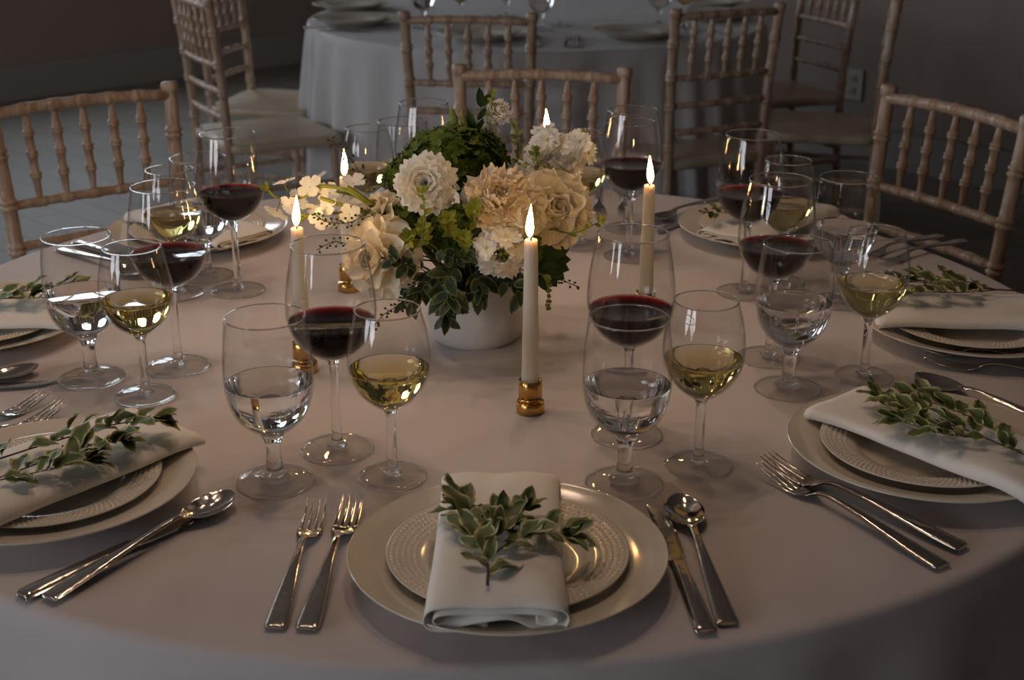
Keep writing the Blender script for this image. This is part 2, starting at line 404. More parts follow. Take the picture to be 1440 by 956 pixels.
KIND = {'w': ('water_goblet', 'water', 'water', GW, 'goblet'), 'h': ('white_wine_glass', 'white', 'white_wine', GH, 'wine glass'), 'r': ('red_wine_glass', 'red', 'red_wine', GR, 'wine glass')}
PROTO = {}
def place_glass(k, x, y, label, group, rz=0, z=TZ):
    nm, liq, ln, d, cat = KIND[k]
    if k not in PROTO: o = PROTO[k] = make_glass(nm, liq=liq, liq_name=ln, **d)
    else: o = copy_tree(PROTO[k])
    o.location = (x, y, z+.0004); o.rotation_euler = (0, 0, rz); return tag(o, label, cat, group)
GG = {'w': 'water goblets on the candlelit table', 'h': 'white wine glasses on the candlelit table', 'r': 'red wine glasses on the candlelit table'}
GLS = [
 ('w', -.254, 1.344, 'water goblet between the forks and the spoon, left of the nearest plate'),
 ('h', -.129, 1.356, 'white wine glass closest to the nearest plate, left of its napkin'),
 ('r', -.197, 1.427, 'red wine glass behind the goblet at the left of the nearest plate'),
 ('w', .120, 1.340, 'water goblet by the spoon and knife of the nearest plate'),
 ('h', .205, 1.385, 'white wine glass standing alone right of the nearest goblet and spoon'),
 ('r', .133, 1.468, 'red wine glass directly behind the goblet right of the nearest candle'),
 ('w', -.536, 1.643, 'leftmost water goblet, beside the white napkin cut by the left edge'),
 ('h', -.452, 1.584, 'leftmost white wine glass, touching in view the leftmost goblet'),
 ('r', -.434, 1.683, 'red wine glass behind the leftmost white wine glass'),
 ('r', -.415, 1.999, 'tall red wine glass in front of the plate by the left chair and white blossoms'),
 ('h', -.500, 1.982, 'white wine glass seen through the left red wine glass below the slatted chair'),
 ('w', -.478, 2.073, 'water goblet half hidden behind the tall red wine glass on the left'),
 ('h', -.241, 2.277, 'white wine glass behind the small candle at the left of the flowers'),
 ('r', -.143, 2.239, 'red wine glass rising behind the green hydrangea'),
 ('w', -.187, 2.350, 'water goblet on the far side, hidden behind the left of the flowers'),
 ('r', .191, 2.177, 'red wine glass at the far side between two lit candles'),
 ('h', .113, 2.239, 'white wine glass behind the white blossoms right of the flowers'),
 ('w', .203, 2.344, 'water goblet behind the far red wine glass near the back forks'),
 ('r', .350, 1.990, 'red wine glass in front of the far right plate with small green sprig'),
 ('h', .414, 2.040, 'white wine glass behind two red wine glasses on the right'),
 ('w', .484, 1.945, 'water goblet showing a white napkin through it, below the right chair'),
 ('w', .345, 1.607, 'water goblet in front of the right pair of red wine glasses'),
 ('r', .340, 1.716, 'red wine glass directly behind the front right water goblet'),
 ('h', .450, 1.648, 'rightmost white wine glass, in front of the sprig on the right plate'),
]
for i, (k, x, y, lb) in enumerate(GLS): place_glass(k, x, y, lb, GG[k], i*.37)

# ------------------------------------------------------------------ plates
def make_plate(name, kind):
    mb = MB()
    if kind == 'dinner':
        prof = crom([(.0, .0045), (.06, .0045), (.088, .0055), (.098, .009), (.115, .0165), (.135, .0225), (.1475, .0255), (.1495, .0262), (.149, .0240), (.135, .0195), (.112, .0115), (.095, .0035), (.086, .0012), (.078, .0010), (.074, .0025), (.0, .0025)], 4)
        lathe(mb, prof, 128, cap=False)
        return mb.build(name, M['china'])
    # salad plate: raised beads in rings on the rim
    prof = crom([(.0, .0040), (.05, .0040), (.068, .0048), (.075, .0090), (.082, .0115)], 4)
    top = prof[:-1]
    n = 30
    for i in range(n+1):
        t = i/n; top.append((.082+.0285*t, .0115+.0050*t))
    top += [(.1125, .0169), (.1138, .0172), (.1136, .0158)]
    top += crom([(.110, .0145), (.082, .0088), (.072, .0035), (.062, .0008), (.056, .0022), (.0, .0022)], 4)
    seg = 660; vs = []; fs = []; rows = [.0862, .0918, .0974, .1030, .1082]; cnt = 220
    for r, z in top:
        up = .082 < r < .1115 and z > .0114+(r-.082)*.16
        for k in range(seg):
            a = 2*pi*k/seg; dz = 0
            if up:
                for j, rr in enumerate(rows):
                    n_ = cnt/2; u = a*n_/(2*pi)+(.5 if j % 2 else 0); u = u-math.floor(u)-.5
                    dd = hypot(u*2*pi*r/n_, r-rr)/.0019
                    if dd < 1: dz = max(dz, .0014*(1-dd*dd))
            vs.append((r*cos(a), r*sin(a), z+dz))
    m = len(top)
    for i in range(m-1):
        for k in range(seg):
            k2 = (k+1) % seg; fs.append((i*seg+k, i*seg+k2, (i+1)*seg+k2, (i+1)*seg+k))
    mb.add(vs, fs); return mb.build(name, M['china'])
SEATS = {  # plate centre, direction of the place setting towards the table's centre (angle), phrases
 'F': ((-.004, 1.152), 90, 'at the nearest place setting'),
 'LF': ((-.482, 1.308), 51, 'cut by the left edge, beside the crossed spoon and knife'),
 'RF': ((.456, 1.395), 129.5, 'beside the pair of forks at the right'),
 'LM': ((-.737, 1.812), 3, 'behind the leftmost goblet'),
 'RM': ((.632, 1.800), 180, 'under the rightmost white wine glass'),
 'LB': ((-.533, 2.275), -40, 'in front of the slatted chair at the left'),
 'RB': ((.435, 2.290), -131, 'behind the red wine glasses at the far right'),
 'BC': ((-.05, 2.470), -90, 'hidden behind the flowers at the far side'),
}
pd = ps = None
for k, ((x, y), a, ph) in SEATS.items():
    if pd is None: pd = make_plate('dinner_plate', 'dinner'); o = pd; ps = make_plate('salad_plate', 'salad'); q = ps
    else: o = copy_tree(pd); q = copy_tree(ps)
    o.location = (x, y, TZ+.0005); tag(o, 'cream dinner plate '+ph, 'plate', 'dinner plates')
    q.location = (x, y, TZ+.0085); q.rotation_euler = (0, 0, radians(a)); tag(q, 'small beaded cream plate '+ph, 'plate', 'salad plates')

# ------------------------------------------------------------------ napkins
def napkin(name, length, width, roll, seed, droop=.007):
    """folded cloth: the cross-section is a sheet folded over itself, run along +y"""
    s = width/.125
    sec = [(-.8, .22), (-2.4, .12), (-4.6, .15), (-5.9, .35), (-6.25, 1.0), (-5.7, 1.72), (-4.0, 1.95), (-1.5, 1.90), (1.5, 1.88), (4.0, 1.95), (5.7, 1.75), (6.3, 1.05), (5.9, .40), (4.7, .22), (3.2, .42),
           (1.6, .92), (.2, 1.02), (-1.6, .80), (-3.4, .48), (-4.8, .52), (-5.35, .95), (-4.8, 1.35), (-3.0, 1.42), (-.5, 1.40), (2.2, 1.42), (4.2, 1.45), (5.3, 1.2), (5.2, .8), (4.5, .70), (3.6, .85)]
    sec = crom([(x*.01*s, z*.01*roll) for x, z in sec], 4)
    n = 30; th = .0011; rnd = random.Random(seed); vs = []; fs = []
    m = len(sec)
    nor = []
    for i in range(m):
        a, b = sec[max(i-1, 0)], sec[min(i+1, m-1)]; t = (b[0]-a[0], b[1]-a[1]); l = hypot(*t) or 1; nor.append((-t[1]/l, t[0]/l))
    loop = [(x+nx*th/2, z+nz*th/2) for (x, z), (nx, nz) in zip(sec, nor)]+[(x-nx*th/2, z-nz*th/2) for (x, z), (nx, nz) in reversed(list(zip(sec, nor)))]
    q = len(loop)
    for j in range(n+1):
        t = j/n; y = (t-.5)*length
        w = 1+.05*(abs(2*t-1)**4)-.01*t
        yy = abs(y)/(length/2)
        dz = -droop*max(0, (yy-.70)/.30)**1.6*(1 if t < .5 else .5); op = 1.28-.42*min(1, t*1.6)
        fl = 1-.35*(t > .97)
        for i, (x, z) in enumerate(loop):
            k = noise.noise(Vector((x*22+seed, y*9, z*60)))
            vs.append((x*w+.0025*k, y+.003*noise.noise(Vector((x*30, seed, j*0.))), max(z*op+dz+.0016*noise.noise(Vector((x*25, y*16, seed+2))), dz-.001)))
    for j in range(n):
        for i in range(q):
            i2 = (i+1) % q; fs.append((j*q+i, j*q+i2, (j+1)*q+i2, (j+1)*q+i))
    for e in (0, n):                       # close the cut ends as strips
        for i in range(m-1):
            a, b, c, d = i, i+1, q-2-i, q-1-i
            fs.append(tuple(e*q+v for v in ((a, b, c, d) if e else (d, c, b, a))))
    mb = MB(); mb.add(vs, fs); return mb.build(name, M['napkin'])
NZ = TZ+.0085+.0165
NPK = {'F': (-.013, 1.153, 0, .270, .116, 1.0), 'LF': (-.478, 1.314, -38.5, .285, .132, .95), 'RF': (.470, 1.386, 39.5, .285, .114, .9),
       'LM': (-.737, 1.805, -86, .27, .12, .9), 'RM': (.640, 1.806, 84, .28, .118, .9), 'LB': (-.53, 2.262, 228, .26, .11, .85), 'RB': (.440, 2.280, 139, .27, .11, .85), 'BC': (-.05, 2.47, 180, .26, .116, .9)}
for i, (k, (x, y, a, ln, w, rl)) in enumerate(NPK.items()):
    o = napkin('napkin', ln, w, rl, i*3+1); o.location = (x, y, NZ); o.rotation_euler = (0, 0, radians(a))
    tag(o, 'folded white napkin '+SEATS[k][2], 'napkin', 'folded napkins')

# ------------------------------------------------------------------ leaves and sprigs
def leaf(mb, base, d, up, ln, w, curl=.2, fold=.25, wave=.06, seed=0, nu=7, nv=4, tip=1.0):
    """leaf blade from base along d; UV y = distance from the midrib"""
    d = Vector(d).normalized(); up = Vector(up); up = (up-d*up.dot(d))
    up = up.normalized() if up.length > 1e-5 else d.orthogonal().normalized()
    s = d.cross(up); vs = []; uv = []; fs = []; base = Vector(base)
    for i in range(nu+1):
        t = i/nu; hw = w*.5*(sin(pi*min(1, (t*.98+.02))**.85)**.75 if t < 1 else 0)+.0003
        if tip != 1: hw = w*.5*(sin(pi*t**tip)**.8 if 0 < t < 1 else .02)
        for j in range(-nv, nv+1):
            q = j/nv
            p = base+d*(t*ln*(1-.12*curl*t))+s*(q*hw)+up*(-curl*ln*t*t*.5+fold*abs(q)*hw+wave*ln*sin(t*9+seed+j*.2)*abs(q)**2*.6)
            vs.append(p); uv.append((t, abs(q) if 0 < t < 1 else 1))
    k = 2*nv+1
    for i in range(nu):
        for j in range(k-1): fs.append((i*k+j, i*k+j+1, (i+1)*k+j+1, (i+1)*k+j))
    mb.add(vs, fs, uv)
def sprig(name, paths, nleaf, lsize, seed, stemr=.0013, mat='varleaf', start=.3, tuft=True, zmin=.003):
    """paths: lists of local points, the first is the main stem; leaves alternate along them and crowd at the tips"""
    rnd = random.Random(seed); root = empty(name); ms = MB(); ml = MB()
    for pi_, p in enumerate(paths):
        c = crom(p, 6); r = stemr*(1 if pi_ == 0 else .7)
        tube(ms, c, [r*(1-.6*i/len(c)) for i in range(len(c))], 6)
        n = nleaf[pi_]
        s0 = start if pi_ == 0 else .25
        for i in range(n):
            t = s0+(1-s0)*((i+.5)/n)**.8; q = Vector(c[min(int(t*(len(c)-1)), len(c)-1)])
            nx = Vector(c[min(int(t*(len(c)-1))+1, len(c)-1)]); pv = Vector(c[max(int(t*(len(c)-1))-1, 0)])
            T = (nx-pv).normalized(); a = i*2.4+rnd.uniform(-.4, .4)
            side = Vector((T.y, -T.x, 0)).normalized(); upv = Vector((0, 0, 1))
            rad_ = side*cos(a)+upv*(abs(sin(a))*.8)
            d = T*rnd.uniform(.35, .9)+rad_*rnd.uniform(.6, 1.0)
            if q.z < .012: d.z = abs(d.z)
            ls = lsize*rnd.uniform(.65, 1.15)
            leaf(ml, q, d, Vector((rnd.uniform(-.5, .5), rnd.uniform(-.5, .5), 1)), ls, ls*rnd.uniform(.45, .58), curl=rnd.uniform(.1, .9), fold=rnd.uniform(.1, .5), wave=.14, seed=rnd.uniform(0, 6))
        if tuft:
            q = Vector(c[-1]); T = (q-Vector(c[-3])).normalized()
            for j in range(5):
                a = j*2*pi/5+rnd.random(); side = Vector((T.y, -T.x, 0)).normalized()
                d = T*.8+side*cos(a)*.7+Vector((0, 0, 1))*(abs(sin(a))*.6)
                ls = lsize*rnd.uniform(.5, .95)
                leaf(ml, q, d, (rnd.uniform(-.5, .5), rnd.uniform(-.5, .5), 1), ls, ls*.5, curl=rnd.uniform(.1, .6), fold=.3, wave=.08, seed=rnd.uniform(0, 6))
    for i, v in enumerate(ml.v):
        if v[2] < zmin-.002: ml.v[i] = (v[0], v[1], zmin-.002+.001*rnd.random())
    ms.build('stem', M['twig'], root); ml.build('leaves', M[mat], root)
    return root
SZ = NZ+.0195
def place_sprig(paths, nl, ls, seed, x, y, a, label, **kw):
    paths = [[(a_, b_, z_+.006*max(0, 1-b_/.15)) for a_, b_, z_ in q] for q in paths]
    o = sprig('greenery_sprig', paths, nl, ls, seed, **kw); o.location = (x, y, SZ); o.rotation_euler = (0, 0, radians(a))
    return tag(o, label, 'sprig', 'sprigs on the napkins')
# local +y points from the cut stem end towards the tips
place_sprig([[(0, 0, .002), (.001, .04, .004), (-.006, .085, .007), (-.014, .12, .008), (-.020, .145, .008)], [(0, .04, .004), (.02, .065, .007), (.048, .085, .007), (.074, .09, .003)],
             [(-.003, .06, .006), (.012, .085, .008), (.016, .115, .009)], [(.02, .065, .007), (.03, .11, .008), (.040, .135, .008)]], [20, 9, 11, 2], .037, 5, -.021, 1.040, 3, 'variegated green sprig on the napkin of the nearest plate', stemr=.0016, start=.12)
place_sprig([[(-.03, -.01, .002), (-.02, .07, .006), (-.01, .15, .012), (.012, .215, .018), (.03, .25, .015)], [(.02, .02, .003), (.024, .09, .008), (.03, .16, .014), (.045, .20, .014)], [(.022, .06, .005), (.05, .11, .012), (.055, .15, .012)]],
            [17, 14, 9], .034, 11, -.575, 1.205, -42, 'variegated green sprig on the napkin cut by the left edge', start=.2)
place_sprig([[(0, -.02, .002), (-.005, .05, .006), (.0, .12, .012), (-.004, .19, .014), (.012, .235, .012)], [(-.003, .06, .006), (.022, .10, .012), (.03, .16, .018), (.028, .20, .016)], [(-.003, .10, .01), (-.03, .13, .014), (-.032, .18, .014)]],
            [19, 14, 11], .034, 23, .565, 1.265, 43, 'variegated green sprig on the napkin at the front right plate', start=.15)
place_sprig([[(0, -.02, .002), (.0, .06, .006), (.01, .14, .012), (.015, .22, .014)], [(0, .05, .006), (-.03, .12, .012), (-.035, .20, .014)], [(0, .06, .006), (.03, .11, .012), (.04, .16, .012)]],
            [14, 12, 9], .034, 31, .735, 1.835, 84, 'variegated green sprig on the napkin behind the rightmost wine glass', start=.35)
place_sprig([[(0, 0, .002), (.0, .08, .006), (.01, .15, .012)], [(0, .05, .006), (-.02, .11, .012), (-.025, .16, .014)]], [12, 10], .034, 37, -.77, 1.80, -86, 'green sprig on the napkin behind the leftmost goblet', start=.2)
place_sprig([[(0, 0, .002), (.0, .06, .006), (.01, .12, .012)], [(0, .03, .006), (-.02, .07, .012)]], [12, 8], .03, 41, -.56, 2.30, 228, 'small green sprig on the napkin by the left slatted chair', start=.2)
place_sprig([[(0, 0, .002), (.0, .06, .006), (.01, .14, .012)], [(0, .05, .006), (-.02, .10, .014)]], [14, 9], .03, 43, .43, 2.33, 139, 'small green sprig on the napkin behind the right red wine glasses', start=.2)

# ------------------------------------------------------------------ cutlery (local: handle end at the origin, length along +y)
def strip(mb, st, nseg=10):
    """stations (y, halfwidth, z centre, thickness, x centre, dish)"""
    vs = []; fs = []; k = 2*(nseg+1)
    for (y, w, z, t, xc, dish) in st:
        top = []; bot = []
        for j in range(nseg+1):
            q = -1+2*j/nseg; edge = sqrt(max(0, 1-abs(q)**4))
            top.append((xc+q*w, y, z+t*.5*edge-dish*(1-q*q))); bot.append((xc+q*w, y, z-t*.5*edge-dish*(1-q*q)))
        vs += top+list(reversed(bot))
    n = len(st)
    for i in range(n-1):
        for j in range(k):
            j2 = (j+1) % k; fs.append((i*k+j, i*k+j2, (i+1)*k+j2, (i+1)*k+j))
    fs.append(tuple(reversed(range(k)))); fs.append(tuple((n-1)*k+j for j in range(k)))
    mb.add(vs, fs)
def make_fork(L_, name='fork'):
    mb = MB(); k = L_/.225
    hd = crom([(.0005, .0070, .0030, .0026, 0, 0), (.002, .0100, .0032, .0042, 0, 0), (.02, .0100, .0042, .0046, 0, 0), (.06, .0078, .0075, .0044, 0, 0), (.10, .0050, .0112, .0042, 0, 0), (.135, .0034, .0125, .0040, 0, 0), (.150, .0042, .0098, .0032, 0, .0001),
               (.158, .0085, .0062, .0024, 0, .0008), (.168, .0118, .0035, .0022, 0, .0016), (.178, .0126, .0034, .0020, 0, .0014)], 4)
    strip(mb, [(y*k, w, z, t, x, d) for y, w, z, t, x, d in hd])
    for i in range(4):
        x0 = -.0100+.00667*i
        zd = -.0014*(1-(x0/.0126)**2)
        st = crom([(.176, .0026, .0034+zd, .0019, x0, 0), (.19, .0019, .0048+zd, .0019, x0*.99, 0), (.208, .0016, .0085+zd*.5, .0017, x0*.97, 0), (.225, .0005, .0138, .0008, x0*.95, 0)], 3)
        strip(mb, [(y*k, w, z, t, x, d) for y, w, z, t, x, d in st], 6)
    o = mb.build(name, M['steel']); return o
def make_spoon(L_):
    mb = MB(); k = L_/.235
    st = crom([(.0005, .0070, .0030, .0026, 0, 0), (.002, .0100, .0032, .0042, 0, 0), (.02, .0098, .0042, .0046, 0, 0), (.07, .0072, .0080, .0044, 0, 0), (.12, .0045, .0122, .0042, 0, 0), (.155, .0036, .0140, .0038, 0, 0), (.168, .0062, .0118, .0026, 0, .0010),
               (.178, .0138, .0098, .0018, 0, .0050), (.190, .0192, .0092, .0016, 0, .0072), (.205, .0208, .0094, .0016, 0, .0078), (.218, .0182, .0100, .0016, 0, .0062), (.228, .0125, .0108, .0016, 0, .0034), (.2335, .006, .0114, .0014, 0, .001), (.235, .001, .0116, .001, 0, 0)], 4)
    strip(mb, [(y*k, w, z, t, x, d) for y, w, z, t, x, d in st], 16)
    return mb.build('spoon', M['steel'])
def make_knife(L_):
    root = empty('table_knife'); mb = MB(); k = L_/.245
    st = crom([(.0005, .0070, .0042, .003, 0, 0), (.003, .0098, .0045, .0072, 0, 0), (.03, .0094, .0048, .0076, 0, 0), (.09, .0078, .0052, .0072, 0, 0), (.118, .0070, .0052, .0068, 0, 0), (.122, .0082, .0050, .0060, 0, 0), (.126, .0070, .0048, .003, 0, 0)], 4)
    strip(mb, [(y*k, w, z, t, x, d) for y, w, z, t, x, d in st]); mb.build('handle', M['steel'], root)
    mb = MB()
    st = crom([(.124, .0070, .0046, .0018, 0, 0), (.135, .0088, .0042, .0016, .0008, 0), (.17, .0098, .0036, .0015, .0016, 0), (.21, .0096, .0030, .0014, .0016, 0), (.232, .0070, .0026, .0012, -.001, 0), (.243, .0024, .0024, .001, -.0055, 0), (.245, .0006, .0024, .0008, -.0065, 0)], 4)
    strip(mb, [(y*k, w, z, t, x, d) for y, w, z, t, x, d in st]); mb.build('blade', M['steel'], root)
    return root
PF, PS, PK = make_fork(.228), make_spoon(.238), make_knife(.245)
used = set()
def cutlery(proto, x0, y0, x1, y1, label, group=None, dz=0, ln=None, tilt=0):
    """from the handle end towards the head"""
    if proto in used: o = copy_tree(proto)
    else: o = proto; used.add(proto)
    a = atan2(y1-y0, x1-x0)-pi/2
    o.location = (x0, y0, TZ+.0006+dz); o.rotation_euler = (tilt, 0, a)
    if ln: o.scale = (ln, ln, ln)
    return tag(o, label, {'fork': 'fork', 'spoon': 'spoon', 'table_knife': 'knife'}[o.name.split('.')[0]], group)
cutlery(PF, -.207, 1.049, -.200, 1.27, 'outer of the two forks left of the nearest plate', 'forks')
cutlery(PF, -.179, 1.047, -.163, 1.30, 'inner fork beside the nearest plate, on its left', 'forks', ln=1.05)
cutlery(PK, .169, 1.041, .146, 1.287, 'table knife close against the right rim of the nearest plate', 'table knives')
cutlery(PS, .190, 1.056, .172, 1.30, 'spoon lying beside the knife of the nearest plate', 'spoons')
cutlery(PK, -.446, 1.100, -.290, 1.300, 'knife crossing under the spoon, between the goblet and the left plate', 'table knives')
cutlery(PS, -.420, 1.096, -.283, 1.310, 'spoon leaning over the knife between the goblet and the left plate', 'spoons', dz=.002)
cutlery(PF, .408, 1.156, .276, 1.36, 'fork of the front right pair lying farther from the plate', 'forks', ln=1.09)
cutlery(PF, .437, 1.191, .284, 1.375, 'fork of the front right pair lying closer to the plate', 'forks', dz=.001, ln=1.09)
# left middle seat: spoon and knife tips, forks behind the left napkin
cutlery(PS, -.800, 1.520, -.640, 1.640, 'spoon tip entering from the left edge below the leftmost goblet', 'spoons')
cutlery(PK, -.815, 1.575, -.583, 1.620, 'knife tip entering from the left edge below the leftmost goblet', 'table knives')
cutlery(PF, -.690, 1.375, -.585, 1.545, 'fork behind the left plate, its tines at the left edge', 'forks')
cutlery(PF, -.655, 1.340, -.545, 1.527, 'fork behind the left plate, right of another fork', 'forks')
# left back seat: spoon seen through the leftmost goblet
cutlery(PS, -.750, 2.208, -.575, 2.055, 'spoon seen through the leftmost goblet and white wine glass', 'spoons')
cutlery(PK, -.733, 2.243, -.555, 2.090, 'knife lying along the spoon behind the leftmost goblet', 'table knives')
# right middle seat
cutlery(PF, .745, 1.665, .527, 1.745, 'fork just below the rightmost plate, near its rim', 'forks', dz=.001)
cutlery(PF, .752, 1.615, .540, 1.690, 'second fork below the rightmost plate, nearer the front right plate', 'forks')
cutlery(PS, .665, 1.450, .512, 1.632, 'spoon tip peeking out behind the front right napkin', 'spoons')
# right back seat
cutlery(PF, .735, 2.290, .560, 2.155, 'fork behind the rightmost white wine glass', 'forks')
cutlery(PF, .765, 2.260, .590, 2.125, 'fork at the table edge behind the rightmost white wine glass', 'forks')
cutlery(PK, .400, 2.500, .262, 2.325, 'knife in the gap between the right candle and the far right plate', 'table knives')
cutlery(PS, .400, 2.555, .272, 2.400, 'spoon beside the knife left of the far right plate', 'spoons')
# back seat
cutlery(PF, .165, 2.640, .158, 2.420, 'fork on the far side left of the stem of the back red wine glass', 'forks')
cutlery(PF, .212, 2.640, .203, 2.422, 'fork on the far side behind the back red wine glass', 'forks')

# ------------------------------------------------------------------ candles
def make_candle(x, y, h, seed, label, lab2):
    hd = empty('candle_holder', (x, y, TZ+.0003)); tag(hd, lab2, 'candle holder', 'brass candle holders')
    mb = MB(); lathe(mb, [(0, 0), (.0165, 0), (.0170, .0006), (.0170, .0125), (.0164, .0132), (.009, .0134), (.0085, .0145)], 40, cap=False); mb.build('base', M['brass'], hd)
    mb = MB(); lathe(mb, [(.0085, .0140), (.0075, .0160), (.0085, .0180), (.0130, .0184), (.0142, .0190), (.0142, .0405), (.0137, .0410), (.0124, .0408), (.0122, .0230), (0, .0230)], 40, cap=False); mb.build('cup', M['brass'], hd)
    cd = empty('taper_candle', (x, y, TZ+.0236)); tag(cd, label, 'candle', 'lit ivory taper candles')
    H = h-.0236; mb = MB(); rb, rt = .0111, .0076; pr = []
    for i in range(16):
        t = i/15; pr.append((rb+(rt-rb)*t+(.0004 if i == 0 else 0), H*t))
    pr += [(rt-.0008, H+.0010), (rt*.6, H-.0004), (0, H-.0012)]
    lathe(mb, [(0, 0)]+pr, 32, cap=False); mb.build('wax', M['wax'], cd)
    rnd = random.Random(seed); lean = (rnd.uniform(-.0012, .0012), 0)
    mb = MB(); tube(mb, [(0, 0, H-.002), (0, 0, H+.003), (lean[0], .0004, H+.008)], [.0009, .0009, .0007], 6); mb.build('wick', M['wick'], cd)
    mb = MB(); fl = crom([(.0006, 0), (.0030, .003), (.0046, .009), (.0043, .016), (.0029, .025), (.0013, .033), (.0002, .039)], 5)
    vs = []; fs = []; sg = 20
    for r, z in fl:
        for k in range(sg):
            a = 2*pi*k/sg; vs.append((r*cos(a)-.0012*sin(z*60+seed)+lean[0]*.5, r*sin(a), H+.0035+z))
    for i in range(len(fl)-1):
        for k in range(sg): fs.append((i*sg+k, i*sg+(k+1) % sg, (i+1)*sg+(k+1) % sg, (i+1)*sg+k))
    fs.append(tuple(range(sg))); fs.append(tuple((len(fl)-1)*sg+k for k in range(sg)))
    mb.add(vs, fs); mb.build('flame', M['flame'], cd)
make_candle(.022, 1.537, .214, 1, 'tallest-looking lit candle in front of the white flower bowl', 'brass candle holder in front of the white bowl, nearest of all')
make_candle(-.268, 1.668, .191, 2, 'lit candle rising behind the left front red wine glass', 'brass candle holder seen between the goblet and red wine glass at left')
make_candle(-.247, 2.002, .175, 3, 'lit candle behind the white blossoms at the left of the flowers', 'brass candle holder seen through the left front red wine glass')
make_candle(.055, 2.209, .194, 4, 'lit candle flame above the white blossoms at the back right of the flowers', 'brass candle holder hidden behind the right side of the flowers')
make_candle(.190, 1.872, .195, 5, 'lit candle right of the far red wine glass', 'brass candle holder behind the red wine of the front right red glass')

# ------------------------------------------------------------------ centrepiece
BX, BY = -.050, 1.800
fb = empty('flower_bowl', (BX, BY, TZ+.0003)); tag(fb, 'round white glazed ceramic bowl holding the flowers', 'bowl')
mb = MB(); lathe(mb, crom([(0, .003), (.050, .003), (.054, .0005), (.058, .001), (.0655, .012), (.0715, .035), (.0725, .058), (.0700, .080), (.0690, .086), (.0665, .086), (.0668, .078), (.069, .055), (.066, .030), (.052, .010), (0, .008)], 5), 72, cap=False)
mb.build('vessel', M['bowl'], fb)
mb = MB(); lathe(mb, [(0, .012), (.050, .014), (.062, .030), (.065, .055), (.063, .080), (.050, .098), (.025, .108), (0, .110)], 32, cap=False); mb.build('floral_foam', M['foam'], fb)
CORE = Vector((BX, BY, TZ+.09))
def stem_to(mb, p, r=.0016, bow=.02):
    q = CORE+Vector(((p.x-BX)*.3, (p.y-BY)*.3, 0)); m = (p+q)/2+Vector((0, 0, bow*.5))
    tube(mb, crom([q, m, p], 6), r, 6)
def flower_root(name, p): return empty(name, p)
def petal_fan(mb, Mx, ln, w, ang, lift, curl, cup, nu=6, nv=3, r0=0, ruff=0, ph=0, notch=0, z0=0, roll=0):
    """petal in the flower's frame Mx (z = facing); ang round the axis, lift = elevation from the plane"""
    vs = []; fs = []; k = 2*nv+1
    ca, sa = cos(ang), sin(ang)
    for i in range(nu+1):
        t = i/nu; el = lift+curl*t
        # integrate the arc
        if i == 0: rr, zz = r0, z0
        else: rr += ln/nu*cos(el); zz += ln/nu*sin(el)
        hw = w*.5*(.25+.75*sin(min(1, t*1.05)*pi*.62)**.9)*(1-.35*max(0, t-.75)/.25)
        for j in range(-nv, nv+1):
            q = j/nv
            b = cup*hw*q*q; rf = ruff*t*t*sin(q*7+ph+t*3)+ruff*.6*t*t*sin(q*13+ph*2)
            rad_ = rr-(notch*ln*(cos(q*9+ph)*.5+.5) if i == nu else 0)-abs(q)**2*.15*ln*(t > .8)-b*sin(el)+rf*.3
            z = zz+b*cos(el)+rf+roll*(-t*t*q*q)*hw
            x, y = rad_*ca-q*hw*sa, rad_*sa+q*hw*ca
            vs.append(Mx @ Vector((x, y, z)))
    for i in range(nu):
        for j in range(k-1): fs.append((i*k+j, i*k+j+1, (i+1)*k+j+1, (i+1)*k+j))
    mb.add(vs, fs)
def finish(root, mbp, pm, p, stem=True, sm='stem', bow=.02):
    mbp.v = [tuple(Vector(v)) for v in mbp.v]
    mbp.build('petals', M[pm], root)
    if stem:
        ms = MB(); q = MB(); stem_to(q, p, bow=bow); ms.v = [tuple(Vector(v)-p) for v in q.v]; ms.f = q.f; ms.build('stem', M[sm], root)
CAM = Vector((0, 0, CZ))
def facing(p, side=(0, 0, 0), k=.75):    # partly outwards from the bowl, partly as given
    o = (p-CORE).normalized(); return (o*(1-k)+(CAM-p).normalized()*k+Vector(side)).normalized()
def mum(p, R, d, seed, label, mat='white_petal'):
    root = flower_root('chrysanthemum', p); rnd = random.Random(seed); mb = MB(); Mx = frame(d)
    for ring, (n, lf, ln) in enumerate([(20, -.25, 1.0), (20, .05, .98), (19, .32, .92), (18, .6, .84), (15, .85, .72), (12, 1.1, .58), (9, 1.3, .42)]):
        for i in range(n):
            a = 2*pi*(i+.5*(ring % 2))/n+rnd.uniform(-.08, .08)
            petal_fan(mb, Mx, R*ln*rnd.uniform(.92, 1.05), R*.42, a, lf+rnd.uniform(-.08, .08), -.25, .22, nu=5, nv=2, r0=R*.06, notch=.06, ph=rnd.uniform(0, 6), z0=R*.1*ring/6, ruff=R*.012)
    finish(root, mb, mat, p); return tag(root, label, 'flower')
def carnation(p, R, d, seed, label, mat='cream_petal', name='carnation', grp=None):
    root = flower_root(name, p); rnd = random.Random(seed); mb = MB(); Mx = frame(d)
    for ring, (n, lf, ln, w) in enumerate([(8, -.1, 1.0, .75), (8, .2, .96, .7), (8, .5, .9, .62), (8, .8, .8, .55), (7, 1.05, .68, .5), (6, 1.3, .55, .4), (4, 1.45, .45, .35)]):
        for i in range(n):
            a = 2*pi*(i+.5*(ring % 2))/n+rnd.uniform(-.25, .25)
            petal_fan(mb, Mx, R*ln*rnd.uniform(.88, 1.08), R*w*1.1, a, lf+rnd.uniform(-.15, .15), rnd.uniform(.1, .5), .25, nu=7, nv=6, r0=R*.04, ruff=R*.10, notch=.10, ph=rnd.uniform(0, 6))
    finish(root, mb, mat, p); return tag(root, label, 'flower', grp)
